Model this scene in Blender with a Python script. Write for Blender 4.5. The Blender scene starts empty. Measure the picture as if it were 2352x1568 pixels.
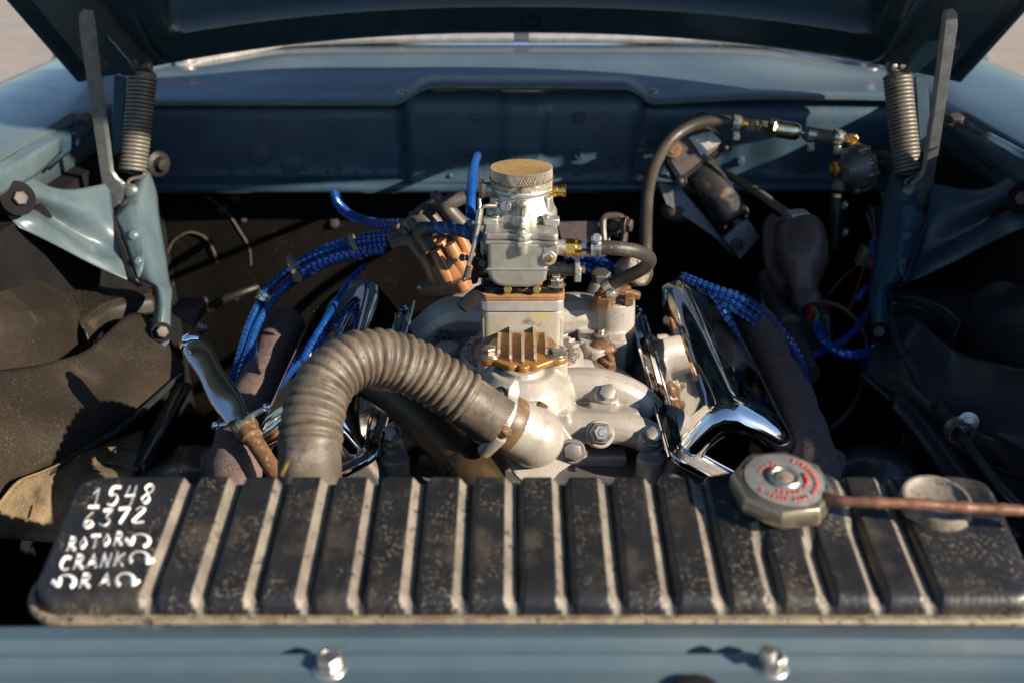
import bpy, bmesh, math, random
from mathutils import Vector, Matrix
random.seed(7)
V = Vector
SC = bpy.context.scene
COL = SC.collection
R = math.radians
# ------------------------------------------------------------------ camera, sky, sun, exposure
CAM = V((0, 0, 1.40)); PITCH = R(25); F = 2286.7; CU, CV = 1176.0, 784.0
cd = bpy.data.cameras.new('camera'); cam = bpy.data.objects.new('camera', cd); COL.objects.link(cam)
cam.location = CAM; cam.rotation_euler = (math.pi/2 - PITCH, 0, 0)
cd.lens = 35; cd.sensor_width = 36; cd.clip_start = .02; cd.clip_end = 600
cd.dof.use_dof = True; cd.dof.focus_distance = 1.10; cd.dof.aperture_fstop = 4.2
SC.camera = cam
SUN = V((1.0, -.56, .52)).normalized()
w = bpy.data.worlds.new('World'); SC.world = w; w.use_nodes = True
nt = w.node_tree; nt.nodes.clear()
sky = nt.nodes.new('ShaderNodeTexSky'); sky.sky_type = 'NISHITA'; sky.sun_disc = False
sky.sun_elevation = math.asin(SUN.z); sky.sun_rotation = math.atan2(SUN.x, SUN.y)
sky.altitude = 0; sky.air_density = 1.2; sky.dust_density = .4; sky.ozone_density = 4.0
bg = nt.nodes.new('ShaderNodeBackground'); bg.inputs['Strength'].default_value = .072
wo = nt.nodes.new('ShaderNodeOutputWorld')
nt.links.new(sky.outputs[0], bg.inputs[0]); nt.links.new(bg.outputs[0], wo.inputs[0])
sl = bpy.data.lights.new('sun', 'SUN'); sl.energy = 5.0; sl.angle = R(.55); sl.color = (1, .86, .68)
so = bpy.data.objects.new('sun', sl); COL.objects.link(so); so.location = (3, -2, 3)
so.rotation_euler = (-SUN).to_track_quat('-Z', 'Y').to_euler()
SC.view_settings.view_transform = 'Standard'; SC.view_settings.look = 'None'
SC.view_settings.exposure = .95; SC.view_settings.gamma = 1; SC.view_settings.use_curve_mapping = False
SC.render.engine = 'CYCLES'; SC.cycles.use_denoising = True; SC.cycles.max_bounces = 8
SC.cycles.caustics_reflective = False; SC.cycles.caustics_refractive = False
SC.cycles.sample_clamp_indirect = 4

# ------------------------------------------------------------------ measuring: pixel of the photo (2352 wide) -> point in the bay
cp, sp = math.cos(PITCH), math.sin(PITCH)
def ray(u, v):
    x = (u-CU)/F; y = -(v-CV)/F
    return V((x, cp+sp*y, -sp+cp*y))
def D(u, v, d): return CAM + ray(u, v)*d
def WY(u, v, Y): r = ray(u, v); return CAM + r*(Y/r.y)
def WX(u, v, X): r = ray(u, v); return CAM + r*(X/r.x)
def WZ(u, v, Z): r = ray(u, v); return CAM + r*((Z-CAM.z)/r.z)
def ZY(v, Y): return WY(CU, v, Y).z
XC = .012
def mir(p): return V((2*XC-p[0], p[1], p[2]))

# ------------------------------------------------------------------ materials
def mat(name, c, c2=None, sc=60., rough=.5, metal=0., coat=0., bump=0., bsc=500., spk=None, ssc=700., sthr=.62, sw=.06,
        rv=.12, spec=.5, patch=None, psc=18., pthr=.55, pw=.12, detail=6., smask=0, stain=None, stsc=8., stthr=.6):
    m = bpy.data.materials.new(name); m.use_nodes = True
    n = m.node_tree; b = n.nodes['Principled BSDF']; L = n.links.new
    tc = n.nodes.new('ShaderNodeTexCoord')
    def noise(s, d=detail):
        t = n.nodes.new('ShaderNodeTexNoise'); t.inputs['Scale'].default_value = s
        t.inputs['Detail'].default_value = d; t.inputs['Roughness'].default_value = .62
        L(tc.outputs['Object'], t.inputs['Vector']); return t.outputs['Fac']
    def ramp(src, lo, hi):
        r_ = n.nodes.new('ShaderNodeMapRange'); r_.inputs['From Min'].default_value = lo; r_.inputs['From Max'].default_value = hi
        r_.interpolation_type = 'SMOOTHSTEP'; L(src, r_.inputs['Value']); return r_.outputs['Result']
    def mix(f, a, bcol):
        x = n.nodes.new('ShaderNodeMix'); x.data_type = 'RGBA'
        L(f, x.inputs['Factor'])
        if isinstance(a, tuple): x.inputs['A'].default_value = (*a, 1)
        else: L(a, x.inputs['A'])
        x.inputs['B'].default_value = (*bcol, 1); return x.outputs['Result']
    c2 = c2 or tuple(k*.72 for k in c)
    base = noise(sc); col = mix(ramp(base, .35, .68), c, c2)
    if patch: col = mix(ramp(noise(psc), pthr-pw, pthr+pw), col, patch)
    sf = None
    if stain: col = mix(ramp(noise(stsc, 9), stthr-.05, stthr+.07), col, stain)
    if spk:
        sf = ramp(noise(ssc, 3), sthr-sw, sthr+sw)
        if smask:
            mm = n.nodes.new('ShaderNodeMath'); mm.operation = 'MULTIPLY'; L(sf, mm.inputs[0]); L(ramp(noise(smask, 4), .44, .62), mm.inputs[1]); sf = mm.outputs[0]
        col = mix(sf, col, spk)
    L(col, b.inputs['Base Color'])
    rr = n.nodes.new('ShaderNodeMapRange'); rr.inputs['To Min'].default_value = max(0.02, rough-rv*.5); rr.inputs['To Max'].default_value = min(1, rough+rv*.5)
    rr.inputs['From Min'].default_value = .3; rr.inputs['From Max'].default_value = .7
    L(noise(sc*1.7), rr.inputs['Value']); L(rr.outputs[0], b.inputs['Roughness'])
    b.inputs['Metallic'].default_value = metal; b.inputs['Specular IOR Level'].default_value = spec
    b.inputs['Coat Weight'].default_value = coat; b.inputs['Coat Roughness'].default_value = .12
    if bump:
        bp = n.nodes.new('ShaderNodeBump'); bp.inputs['Strength'].default_value = bump; bp.inputs['Distance'].default_value = .002
        L(noise(bsc), bp.inputs['Height']); L(bp.outputs[0], b.inputs['Normal'])
    return m
HARN0 = mat('dim_black_hose', (.035, .035, .038), (.025, .025, .028), 40, .4)
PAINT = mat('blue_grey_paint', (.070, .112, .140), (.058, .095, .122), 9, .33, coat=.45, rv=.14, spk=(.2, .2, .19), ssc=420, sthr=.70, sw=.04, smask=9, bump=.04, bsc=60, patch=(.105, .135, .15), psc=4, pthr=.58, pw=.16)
PAINTIN = mat('shaded_blue_grey_paint', (.034, .074, .113), (.026, .057, .087), 22, .44, coat=.05, rv=.2, spk=(.17, .16, .14), ssc=500, sthr=.7, bump=.12, bsc=90)  # body paint again, darker and bluer so its shade is in the colour
HOODIN = mat('shaded_hood_underside_paint', (.018, .044, .064), (.014, .036, .052), 12, .30, coat=.2, spk=(.16, .16, .15), ssc=380, sthr=.76, sw=.03, bump=.06, bsc=30)  # body paint from below, darkened to paint in its shade
BRACE = mat('brace_paint', (.09, .13, .152), (.072, .105, .125), 30, .36, coat=.1, spk=(.28, .26, .22), ssc=500, sthr=.7, bump=.08, bsc=140)  # lit brace colour; right-hand braces take the shade-darkened copy
STEELP = mat('bare_grey_steel', (.15, .16, .168), (.105, .112, .118), 80, .42, metal=.55, bump=.12, bsc=300)
SPRING = mat('dusty_spring_steel', (.21, .19, .16), (.14, .13, .12), 90, .5, metal=.4, bump=.1)
TANKB = mat('black_tank_paint', (.012, .013, .016), (.02, .02, .022), 40, .38, coat=.1, spk=(.13, .11, .082), ssc=330, sthr=.585, sw=.05, smask=26,
            patch=(.055, .046, .036), psc=19, pthr=.60, pw=.09, bump=.25, bsc=260)
TANKD = mat('tank_dust_and_sunlight', (.22, .19, .155), (.13, .113, .094), 45, .55, spk=(.022, .02, .02), ssc=150, sthr=.58, smask=40, bump=.25, bsc=300)  # dust tint; on the rib slopes it also paints in sunlight
RIM = mat('solder_rim', (.28, .235, .165), (.16, .13, .09), 70, .5, spk=(.05, .04, .03), ssc=160, sthr=.6, bump=.3)
WHITE = mat('white_marker_paint', (.85, .84, .82), (.74, .73, .72), 80, .45)
CAST = mat('silver_cast_paint', (.45, .415, .37), (.38, .35, .31), 26, .36, metal=.22, coat=.05, spk=(.19, .16, .12), ssc=230, sthr=.66, sw=.05, smask=22, bump=.2, bsc=420, rv=.25,
           patch=(.34, .31, .262), psc=16, pthr=.58, stain=(.20, .16, .11), stsc=20, stthr=.68)
CARB = mat('zinc_carburetor_metal', (.50, .50, .46), (.43, .43, .385), 45, .43, metal=.78, bump=.09, bsc=900, patch=(.45, .43, .36), psc=30, pthr=.66, rv=.16, stain=(.27, .235, .16), stsc=26, stthr=.67)
ALU = mat('machined_aluminium', (.74, .73, .71), (.62, .61, .58), 50, .38, metal=.72, bump=.04, bsc=800)
ZINC = mat('zinc_plated_steel', (.56, .54, .51), (.44, .42, .38), 90, .33, metal=.88, bump=.06, bsc=900)
BOLT = mat('stainless_bolt', (.48, .435, .375), (.36, .32, .27), 120, .33, metal=.9, bump=.05, bsc=700, spk=(.22, .13, .07), ssc=400, sthr=.68)
CHROME = mat('chrome_plate', (.92, .92, .93), (.9, .9, .91), 30, .045, metal=1, rv=.03, spk=(.3, .27, .22), ssc=500, sthr=.78, sw=.02)
YZINC = mat('yellow_zinc_plate', (.62, .58, .38), (.45, .5, .42), 60, .24, metal=1)
BRASS = mat('brass', (.72, .46, .13), (.58, .34, .09), 120, .27, metal=1, bump=.05)
BRONZE = mat('bronze_paint', (.44, .21, .05), (.33, .15, .035), 70, .36, metal=.45, coat=.3, bump=.12, bsc=300, rv=.18)
FINEDGE = mat('worn_fin_edge', (.55, .46, .36), (.38, .27, .17), 160, .45, metal=.4, bump=.2)
WOOD = mat('laminated_spacer', (.40, .20, .085), (.30, .14, .06), 90, .5, bump=.1)
BLACKM = mat('black_oxide', (.012, .012, .013), (.02, .02, .02), 60, .28, metal=.2, coat=.3)
RUBBER = mat('black_rubber', (.014, .0135, .013), (.022, .02, .018), 40, .44, spk=(.12, .1, .075), ssc=320, sthr=.68, smask=25, bump=.1)
HOSE = mat('dusty_hose_rubber', (.05, .042, .035), (.03, .026, .022), 55, .47, bump=.15, bsc=350, spk=(.22, .19, .15), ssc=300, sthr=.68)
CORR = mat('corrugated_hose_rubber', (.128, .104, .08), (.08, .065, .05), 35, .46, spec=.4, bump=.16, bsc=350, spk=(.07, .055, .04), ssc=180, sthr=.62, patch=(.22, .19, .15), psc=30, pthr=.6)
CUFF = mat('brown_hose_cuff', (.16, .105, .06), (.08, .055, .035), 60, .45, bump=.15, spk=(.3, .16, .06), ssc=120, sthr=.62)
BOOT = mat('grey_rubber_boot', (.085, .071, .06), (.06, .05, .043), 60, .5, bump=.1)
BLUE = mat('blue_foil_loom', (.008, .13, .60), (.004, .075, .40), 60, .16, metal=.5, coat=.8, rv=.08)
BLUEP = mat('blue_plastic_sleeve', (.008, .085, .36), (.006, .06, .27), 60, .33, coat=.3)
LOOMC = mat('cable_core', (.05, .045, .05), (.03, .03, .035), 60, .55)
LOOMT = mat('cable_core_grey', (.22, .19, .17), (.14, .12, .11), 60, .5)
EXH = mat('rusty_cast_iron', (.165, .112, .105), (.095, .068, .066), 110, .78, bump=.9, bsc=420, spk=(.2, .12, .09), ssc=480, sthr=.62)
RUSTY = mat('rusty_steel', (.20, .10, .045), (.10, .06, .04), 80, .6, metal=.25, bump=.35, bsc=300, spk=(.42, .26, .13), ssc=220, sthr=.63)
COPPER = mat('dull_copper_tube', (.26, .125, .075), (.17, .085, .055), 70, .45, metal=.35, bump=.3, bsc=200)
IRON = mat('dusty_brown_iron', (.07, .052, .05), (.045, .034, .034), 60, .45, bump=.2, bsc=160, spk=(.16, .12, .1), ssc=300, sthr=.7)
CAPPL = mat('brown_bakelite', (.38, .175, .068), (.27, .115, .043), 26, .34, coat=.35, spk=(.2, .1, .05), ssc=260, sthr=.72)
GREYB = mat('blue_grey_housing', (.17, .2, .24), (.13, .15, .18), 40, .4, metal=.4)
APRON = mat('dusty_black_apron', (.020, .016, .0125), (.014, .012, .010), 14, .46, bump=.3, bsc=700, spk=(.075, .058, .041), ssc=340, sthr=.60, sw=.06, smask=8, patch=(.036, .028, .020), psc=7, pthr=.55, pw=.14, stain=(.058, .046, .033), stsc=14, stthr=.62)
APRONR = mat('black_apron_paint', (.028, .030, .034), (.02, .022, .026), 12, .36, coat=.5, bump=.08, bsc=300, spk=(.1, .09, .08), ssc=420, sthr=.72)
SAND = mat('sandy_undercoat', (.20, .145, .085), (.145, .105, .065), 40, .6, bump=.6, bsc=400, spk=(.34, .27, .18), ssc=380, sthr=.64, patch=(.07, .055, .035), psc=30, pthr=.6)
BLACKW = mat('black_firewall_undercoat', (.0042, .0036, .003), (.003, .0026, .0022), 30, .7, spec=.15, bump=.4, bsc=500, spk=(.07, .048, .026), ssc=300, sthr=.66, sw=.03, smask=12)
DARK = mat('black_parts_and_shade', (.012, .012, .013), (.008, .008, .009), 20, .85, bump=.3, spec=.12)  # black parts; also painted shade on bay sheets and the carburetor mouth
BLOCK = mat('worn_engine_block_paint', (.11, .10, .095), (.07, .07, .075), 50, .55, bump=.3, bsc=400, spk=(.05, .1, .2), ssc=150, sthr=.63, patch=(.16, .12, .085), psc=40, pthr=.57)
LABELM = mat('aluminium_data_plate', (.5, .47, .42), (.36, .33, .3), 90, .4, metal=.6, spk=(.15, .12, .1), ssc=300, sthr=.7)
BRAIDM = mat('braided_sleeve', (.20, .155, .10), (.07, .055, .045), 700, .6, bump=.5, bsc=900)
CAPGREY = mat('cap_label_grey', (.2, .2, .2), (.15, .15, .155), 120, .5)
CAPRED = mat('cap_print_red', (.55, .06, .035), (.40, .07, .05), 200, .5, patch=(.2, .18, .17), psc=300, pthr=.64)
CAPMET = mat('tarnished_cap_steel', (.46, .40, .32), (.32, .27, .2), 60, .3, metal=.85, bump=.08)
YELLOW = mat('yellow_wire', (.6, .42, .03), None, 60, .4); RED = mat('red_wire', (.5, .03, .03), None, 60, .4)
GREEN = mat('green_wire', (.05, .25, .09), None, 60, .4); PINK = mat('magenta_connector', (.55, .06, .2), None, 60, .4)
TAN = mat('tan_connector', (.22, .17, .11), None, 60, .5)
GLASSW = mat('windscreen_glass', (.06, .065, .07), None, 10, .05, spec=.8, coat=1)
PALE = mat('pale_wiper_metal', (.62, .58, .54), (.5, .46, .42), 40, .3, metal=.6)
WHITEF = mat('gauge_face', (.8, .8, .78), None, 60, .4)
ASPH = mat('sunlit_asphalt', (.33, .285, .245), (.26, .225, .195), 3, .8, bump=.4, bsc=120, spk=(.45, .41, .36), ssc=90, sthr=.62)
GASK = mat('tan_gasket', (.45, .3, .15), None, 100, .6)
VARN = mat('fuel_stained_cast', (.40, .37, .33), (.34, .31, .265), 28, .36, metal=.12, coat=.2, bump=.12, bsc=400, patch=(.42, .37, .17), psc=40, pthr=.56, pw=.1, stain=(.17, .13, .08), stsc=35, stthr=.66)

# ------------------------------------------------------------------ mesh helpers
def catmull(P, step=.004, closed=False):
    P = [V(p) for p in P]
    if len(P) < 3:
        n = max(2, int((P[1]-P[0]).length/step)+1)
        return [P[0].lerp(P[1], i/(n-1)) for i in range(n)]
    out = []; N = len(P); rng = N if closed else N-1
    for i in range(rng):
        a = P[(i-1) % N] if closed else (P[i-1] if i else P[0]*2-P[1]); b = P[i]; c = P[(i+1) % N]
        d = P[(i+2) % N] if closed else (P[i+2] if i+2 < N else c*2-b)
        n = max(2, int((c-b).length/step))
        for k in range(n):
            t = k/n; t2 = t*t; t3 = t2*t
            out.append(.5*((2*b)+(c-a)*t+(2*a-5*b+4*c-d)*t2+(3*b-a-3*c+d)*t3))
    if not closed: out.append(P[-1])
    return out
def resample(P, step):
    L = [0]
    for a, b in zip(P, P[1:]): L.append(L[-1]+(b-a).length)
    n = max(2, int(L[-1]/step)+1); out = []; j = 0
    for i in range(n):
        s = L[-1]*i/(n-1)
        while j < len(P)-2 and L[j+1] < s: j += 1
        e = (L[j+1]-L[j]) or 1e-9
        out.append(P[j].lerp(P[j+1], min(1, max(0, (s-L[j])/e))))
    return out, L[-1]
def frames(P):
    T = []
    for i in range(len(P)):
        t = (P[min(i+1, len(P)-1)]-P[max(i-1, 0)])
        T.append(t.normalized() if t.length > 1e-9 else V((0, 0, 1)))
    n = T[0].orthogonal().normalized(); fr = []
    for t in T:
        n = (n-t*n.dot(t)); n = n.normalized() if n.length > 1e-6 else t.orthogonal().normalized()
        fr.append((t, n, t.cross(n)))
    return fr
def basis(axis, up=None):
    a = V(axis).normalized(); u = V(up) if up is not None else a.orthogonal()
    u = (u-a*u.dot(a)).normalized(); return u, a.cross(u), a
class MB:
    def __init__(s): s.v = []; s.f = []; s.mi = []; s.cur = 0
    def m(s, i): s.cur = i; return s
    def face(s, f): s.f.append(tuple(f)); s.mi.append(s.cur)
    def rings(s, rs, cap0=True, cap1=True, closed=True):
        b = len(s.v); n = len(rs[0])
        for r_ in rs: s.v += [tuple(p) for p in r_]
        for i in range(len(rs)-1):
            for j in range(n if closed else n-1):
                k = (j+1) % n; s.face((b+i*n+j, b+i*n+k, b+(i+1)*n+k, b+(i+1)*n+j))
        if closed and cap0: s.face([b+j for j in range(n)][::-1])
        if closed and cap1: s.face([b+(len(rs)-1)*n+j for j in range(n)])
        return s
    def tube(s, P, r, n=12, step=.004, cap=True, smooth=True, mod=None, flat=1.):
        P = catmull(P, step) if smooth and len(P) > 2 else [V(p) for p in P]
        if smooth: P, L = resample(P, step)
        N = len(P)
        rs = []
        for i, (p, (t, a, b)) in enumerate(zip(P, frames(P))):
            q = i/(N-1)
            if callable(r): rr = r(q)
            elif isinstance(r, (list, tuple)):
                x = q*(len(r)-1); k = min(int(x), len(r)-2); rr = r[k]+(r[k+1]-r[k])*(x-k)
            else: rr = r
            rs.append([p+a*math.cos(6.28318*j/n)*rr+b*math.sin(6.28318*j/n)*rr*flat for j in range(n)])
        return s.rings(rs, cap, cap)
    def lathe(s, o, axis, prof, n=24, up=None, sx=1., sy=1., ph=0.):
        u, w_, a = basis(axis, up); o = V(o); rs = []
        for (r_, h) in prof:
            r_ = max(r_, 1e-5)
            rs.append([o+a*h+u*math.cos(6.28318*j/n+ph)*r_*sx+w_*math.sin(6.28318*j/n+ph)*r_*sy for j in range(n)])
        return s.rings(rs)
    def box(s, c, size, rot=None):
        rot = rot or Matrix.Identity(3); c = V(c); b = len(s.v)
        for x in (-.5, .5):
            for y in (-.5, .5):
                for z in (-.5, .5): s.v.append(tuple(c+rot@V((x*size[0], y*size[1], z*size[2]))))
        for f in ((0, 1, 3, 2), (4, 6, 7, 5), (0, 4, 5, 1), (2, 3, 7, 6), (0, 2, 6, 4), (1, 5, 7, 3)): s.face([b+i for i in f])
        return s
    def prism(s, pts, ext):
        ext = V(ext); return s.rings([[V(p) for p in pts], [V(p)+ext for p in pts]])
    def grid(s, rows):
        return s.rings(rows, closed=False)
    def patch(s, ctrl, k=6):
        rows = []
        cols = list(zip(*[smoothline(r_, k) for r_ in ctrl]))
        cols = [smoothline(c, k) for c in cols]
        return s.grid([list(r_) for r_ in zip(*cols)])
    def sphere(s, c, r_, n=14, sx=(1, 1, 1)):
        rs = []
        for i in range(n//2+1):
            th = math.pi*i/(n//2)
            rs.append([V(c)+V((math.sin(th)*math.cos(6.28318*j/n)*r_*sx[0]+1e-6, math.sin(th)*math.sin(6.28318*j/n)*r_*sx[1], math.cos(th)*r_*sx[2])) for j in range(n)])
        return s.rings(rs)
    def out(s, name, m, parent=None, bevel=0, ang=35, solid=0, seg=2, remesh=0, smooth=0, sub=0, solid_off=0):
        me = bpy.data.meshes.new(name); me.from_pydata(s.v, [], s.f); me.validate()
        ms = m if isinstance(m, (list, tuple)) else [m]
        for x in ms: me.materials.append(x)
        if len(ms) > 1 and len(me.polygons) == len(s.mi): me.polygons.foreach_set('material_index', s.mi)
        bm = bmesh.new(); bm.from_mesh(me); bmesh.ops.recalc_face_normals(bm, faces=bm.faces); bm.to_mesh(me); bm.free()
        me.shade_smooth(); me.set_sharp_from_angle(angle=R(ang))
        o = bpy.data.objects.new(name, me); COL.objects.link(o)
        if solid: q = o.modifiers.new('s', 'SOLIDIFY'); q.thickness = solid; q.offset = solid_off
        if remesh:
            q = o.modifiers.new('r', 'REMESH'); q.mode = 'VOXEL'; q.voxel_size = remesh; q.use_smooth_shade = True
            if smooth: q = o.modifiers.new('m', 'SMOOTH'); q.iterations = smooth; q.factor = .5
        if bevel:
            q = o.modifiers.new('b', 'BEVEL'); q.width = bevel; q.segments = seg; q.limit_method = 'ANGLE'; q.angle_limit = R(30)
        if sub: q = o.modifiers.new('d', 'SUBSURF'); q.levels = sub; q.render_levels = sub
        if parent is not None: setp(o, parent)
        return o
def smoothline(P, k):
    P = [V(p) for p in P]; N = len(P); out = []
    for i in range(N-1):
        a = P[i-1] if i else P[0]*2-P[1]; b = P[i]; c = P[i+1]; d = P[i+2] if i+2 < N else c*2-b
        for j in range(k):
            t = j/k; out.append(.5*((2*b)+(c-a)*t+(2*a-5*b+4*c-d)*t*t+(3*b-a-3*c+d)*t**3))
    out.append(P[-1]); return out
ROOT = {}
def setp(o, parent):
    o.parent = parent
    if parent.name in ROOT: o.matrix_parent_inverse = Matrix.Translation(-ROOT[parent.name])
def T(name, label, cat, loc, group=None):
    o = bpy.data.objects.new(name, None); COL.objects.link(o); o.location = loc; o.empty_display_size = .02
    ROOT[o.name] = V(loc); return tag(o, label, cat, group)
def tag(o, label, cat, group=None):
    o['label'] = label; o['category'] = cat
    if group: o['group'] = group
    return o
def struct(o): o['kind'] = 'structure'; return o
CACHE = {}
def placed(key, maker, m, name, parent, loc, axis, s=1., roll=0., up=None):
    """a small shared-mesh piece, +Z along axis"""
    if key not in CACHE:
        o = maker().out(name, m, None, ang=28); CACHE[key] = o.data; bpy.data.objects.remove(o)
    o = bpy.data.objects.new(name, CACHE[key]); COL.objects.link(o)
    u, w_, a = basis(axis, up)
    M3 = Matrix((u, w_, a)).transposed() @ Matrix.Rotation(roll, 3, 'Z')
    o.matrix_basis = Matrix.Translation(V(loc)) @ (M3*s).to_4x4()
    if parent is not None:
        o.parent = parent
        if parent.name in ROOT: o.matrix_parent_inverse = Matrix.Translation(-ROOT[parent.name])
    return o
def mk_hex():   # unit: across flats about 2, washer under
    b = MB(); b.lathe((0, 0, 0), (0, 0, 1), [(1.45, 0), (1.5, .06), (1.5, .16), (1.42, .22)], 24)
    b.lathe((0, 0, .2), (0, 0, 1), [(1.12, 0), (1.14, .06), (1.14, .75), (1.02, .9), (.86, .93)], 6); return b
def mk_hexplain():
    b = MB(); b.lathe((0, 0, 0), (0, 0, 1), [(1.13, 0), (1.14, .75), (1.02, .9), (.86, .93)], 6); return b
def mk_nut():
    b = mk_hex(); b.lathe((0, 0, 1.), (0, 0, 1), [(.58, 0), (.58, .5), (.52, .52), (.58, .56), (.52, .62), (.56, .7), (.45, .8)], 14); return b
def mk_screw():
    b = MB(); b.lathe((0, 0, 0), (0, 0, 1), [(1, 0), (1, .35), (.9, .55), (.86, .57)], 18)
    for sgn in (-1, 1):
        pts = []
        for k in range(9):
            a = math.pi*k/8; pts.append(V((math.cos(a)*.86, sgn*(math.sin(a)*.86*.84+.14), .57)))
        b.prism(pts, (0, 0, .16))
    return b
def mk_dome():
    b = MB(); b.lathe((0, 0, 0), (0, 0, 1), [(1, 0), (1, .12), (.86, .42), (.55, .62), (0, .7)], 18); return b
def bolt(par, loc, axis, s, m=None, kind='hex', roll=.3, name='bolt'):
    mk = {'hex': mk_hex, 'nut': mk_nut, 'screw': mk_screw, 'dome': mk_dome, 'plain': mk_hexplain}[kind]
    m = m or BOLT
    return placed((kind, m.name), mk, m, name, par, loc, axis, s, roll)
def spiral(path, r, pitch, fill=.72, th=.0009, n=10, sub=.003):
    P = catmull(path, sub); P, L = resample(P, sub); fr = frames(P)
    def at(s):
        x = max(0, min(1, s/L))*(len(P)-1); i = min(int(x), len(P)-2); t = x-i
        a = fr[i]; c = fr[i+1]
        return P[i].lerp(P[i+1], t), a[1].lerp(c[1], t).normalized(), a[2].lerp(c[2], t).normalized()
    b = MB(); turns = L/pitch; rows = []
    for k in range(int(turns*n)+1):
        th_ = 6.28318*k/n; s0 = pitch*k/n; row = []
        for ds, rr in ((-.5, r), (-.46, r+th), (.46, r+th), (.5, r)):
            p, a, c = at(s0+ds*fill*pitch); row.append(p+(a*math.cos(th_)+c*math.sin(th_))*rr)
        rows.append(row)
    b.rings(rows, closed=False); return b
def loom(name, label, path, r, group=None, pitch=None, core=None, wrap=None, fill=.72, parent=None):
    """cable in spiral wrap"""
    if parent is None:
        root = T(name, label, 'cable', V(path[-1]), group)
    else: root = parent
    MB().tube(path, r*.9, 10, .006).out('cable_core', core or LOOMC, root)
    spiral(path, r, pitch or r*2.1, fill).out('spiral_wrap', wrap or BLUE, root)
    return root

# ================================================================== the setting
g = MB(); g.grid([[(-60, -40, 0), (60, -40, 0)], [(-60, 120, 0), (60, 120, 0)]])
struct(g.out('ground', ASPH))

# ------------------------------------------------------------------ front panel under the camera
root = T('front_panel', 'blue grey painted front panel across the car in front of the radiator', 'body panel', (XC, .45, .6))
prof = [(.5385, .80), (.5385, .932), (.536, .9365), (.5335, .938), (.523, .9388), (.5200, .9388), (.5165, .9340), (.5138, .9305), (.5105, .9305), (.5042, .9395), (.5018, .9410), (.4990, .9400),
        (.4955, .9360), (.491, .9350), (.42, .931), (.39, .922), (.372, .90), (.366, .86), (.36, .45)]
g = MB(); rows = []
for i in range(33):
    x = -.86+1.72*i/32+XC; bow = -.02*((x-XC)/.86)**2
    rows.append([(x, y+bow*.3, z+bow*.4) for y, z in prof])
g.grid(rows).out('panel_skin', PAINT, root, ang=50, solid=.0015)
for (u, v, s) in ((758, 1535, .0088), (1771, 1532, .0088)):
    p = WZ(u, v, .9345)
    g = MB(); g.lathe(p, (0, -.08, 1), [(s*1.3, 0), (s*1.34, .0015), (s*1.2, .0032), (s*1.0, .0038)], 24)
    g.lathe(p+V((0, 0, .0035)), (0, -.08, 1), [(s*1.02, 0), (s*1.02, .0068), (s*.9, .0086), (s*.62, .0092), (s*.5, .0082), (0, .0082)], 6)
    g.out('flange_bolt', ZINC, root, bevel=.0006)
p = WZ(1762, 1510, .9475)
MB().lathe(p, (0, 0, 1), [(.0055, 0), (.0058, .004), (.0045, .007), (0, .0075)], 16).out('bolt_tip', ZINC, root)
p = WZ(1602, 1606, .934)
g = MB(); g.lathe(p, (0, 0, 1), [(.016, 0), (.0172, .003), (.016, .006), (.012, .0075), (.006, .007), (0, .007)], 24)
tag(g.out('hood_bumper', RUBBER), 'black rubber hood stop button at the bottom edge of the front panel', 'bumper')

# ------------------------------------------------------------------ radiator
XL, XR = -.344, .378
PT = [(.552, .930), (.5525, .936), (.5545, .941), (.558, .9444), (.563, .9457)]
NL = 9
for i in range(1, NL+1): PT.append((.563+.105*i/NL, .9457+.0220*i/NL))
PT += [(.672, .9680), (.6758, .9650), (.678, .958), (.6785, .94), (.6785, .905)]
def ztop(Y): return .9457+.2095*(Y-.563)
ROOTL = (XC, .615, .45)
rad = T('radiator', 'old black radiator with a ribbed dusty top tank and handwritten white numbers', 'radiator', ROOTL)
P0 = -.258; PP = .0366
def sst(a, b, x):
    t = max(0., min(1., (x-a)/(b-a))); return t*t*(3-2*t)
def groove(x):
    if x < P0-.018 or x > P0+15*PP+.02: return 0.
    t = (x-P0+PP/2) % PP-PP/2
    return sst(-.0046, .0028, t)*(1-sst(.0072, .0112, t))
CAPC = D(1800, 1103, .757)
nrm = []
for i in range(len(PT)):
    a = PT[max(0, i-1)]; b = PT[min(len(PT)-1, i+1)]
    t = V((b[0]-a[0], b[1]-a[1])).normalized(); nrm.append((-t.y, t.x))
xs = []; x = XL
while x < XR-1e-6: xs.append(x); x += .0012
xs.append(XR); rows = []; gmap = []
RC = .028
for x in xs:
    e = min(x-XL, XR-x); c = RC-math.sqrt(max(0, RC*RC-max(0, RC-e)**2)); dz = -.009*max(0, 1-e/.008)**2.2
    gd = groove(x); row = []; gl = []
    for i, (y, z) in enumerate(PT):
        q = (y-.552)/(.1265); yy = y+c*(1-2*q)
        att = sst(.932, .943, z) if y < .6 else sst(.90, .955, z)*.8+.2
        cdx = math.hypot((x-CAPC.x)/.060, (yy-CAPC.y-.012)/.05); k = sst(.75, 1.1, cdx)
        boss = .006*(1-sst(.5, 1.05, cdx)) if z > .943 else 0
        g_ = gd*att*k; gl.append(g_)
        row.append((x, yy-nrm[i][0]*-.0062*g_*-1, z-nrm[i][1]*.0062*g_+boss+dz*sst(.93, .945, z)+random.uniform(-.00015, .00015)))
    rows.append(row); gmap.append(gl)
g = MB(); b0 = 0; n = len(PT)
lrow = [(XL-.001, V(r_).y, .925) for r_ in rows[0]]; rrow = [(XR+.001, V(r_).y, .925) for r_ in rows[-1]]
allr = [lrow]+rows+[rrow]; gm = [[0]*n]+gmap+[[0]*n]
for r_ in allr: g.v += [tuple(p) for p in r_]
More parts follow.
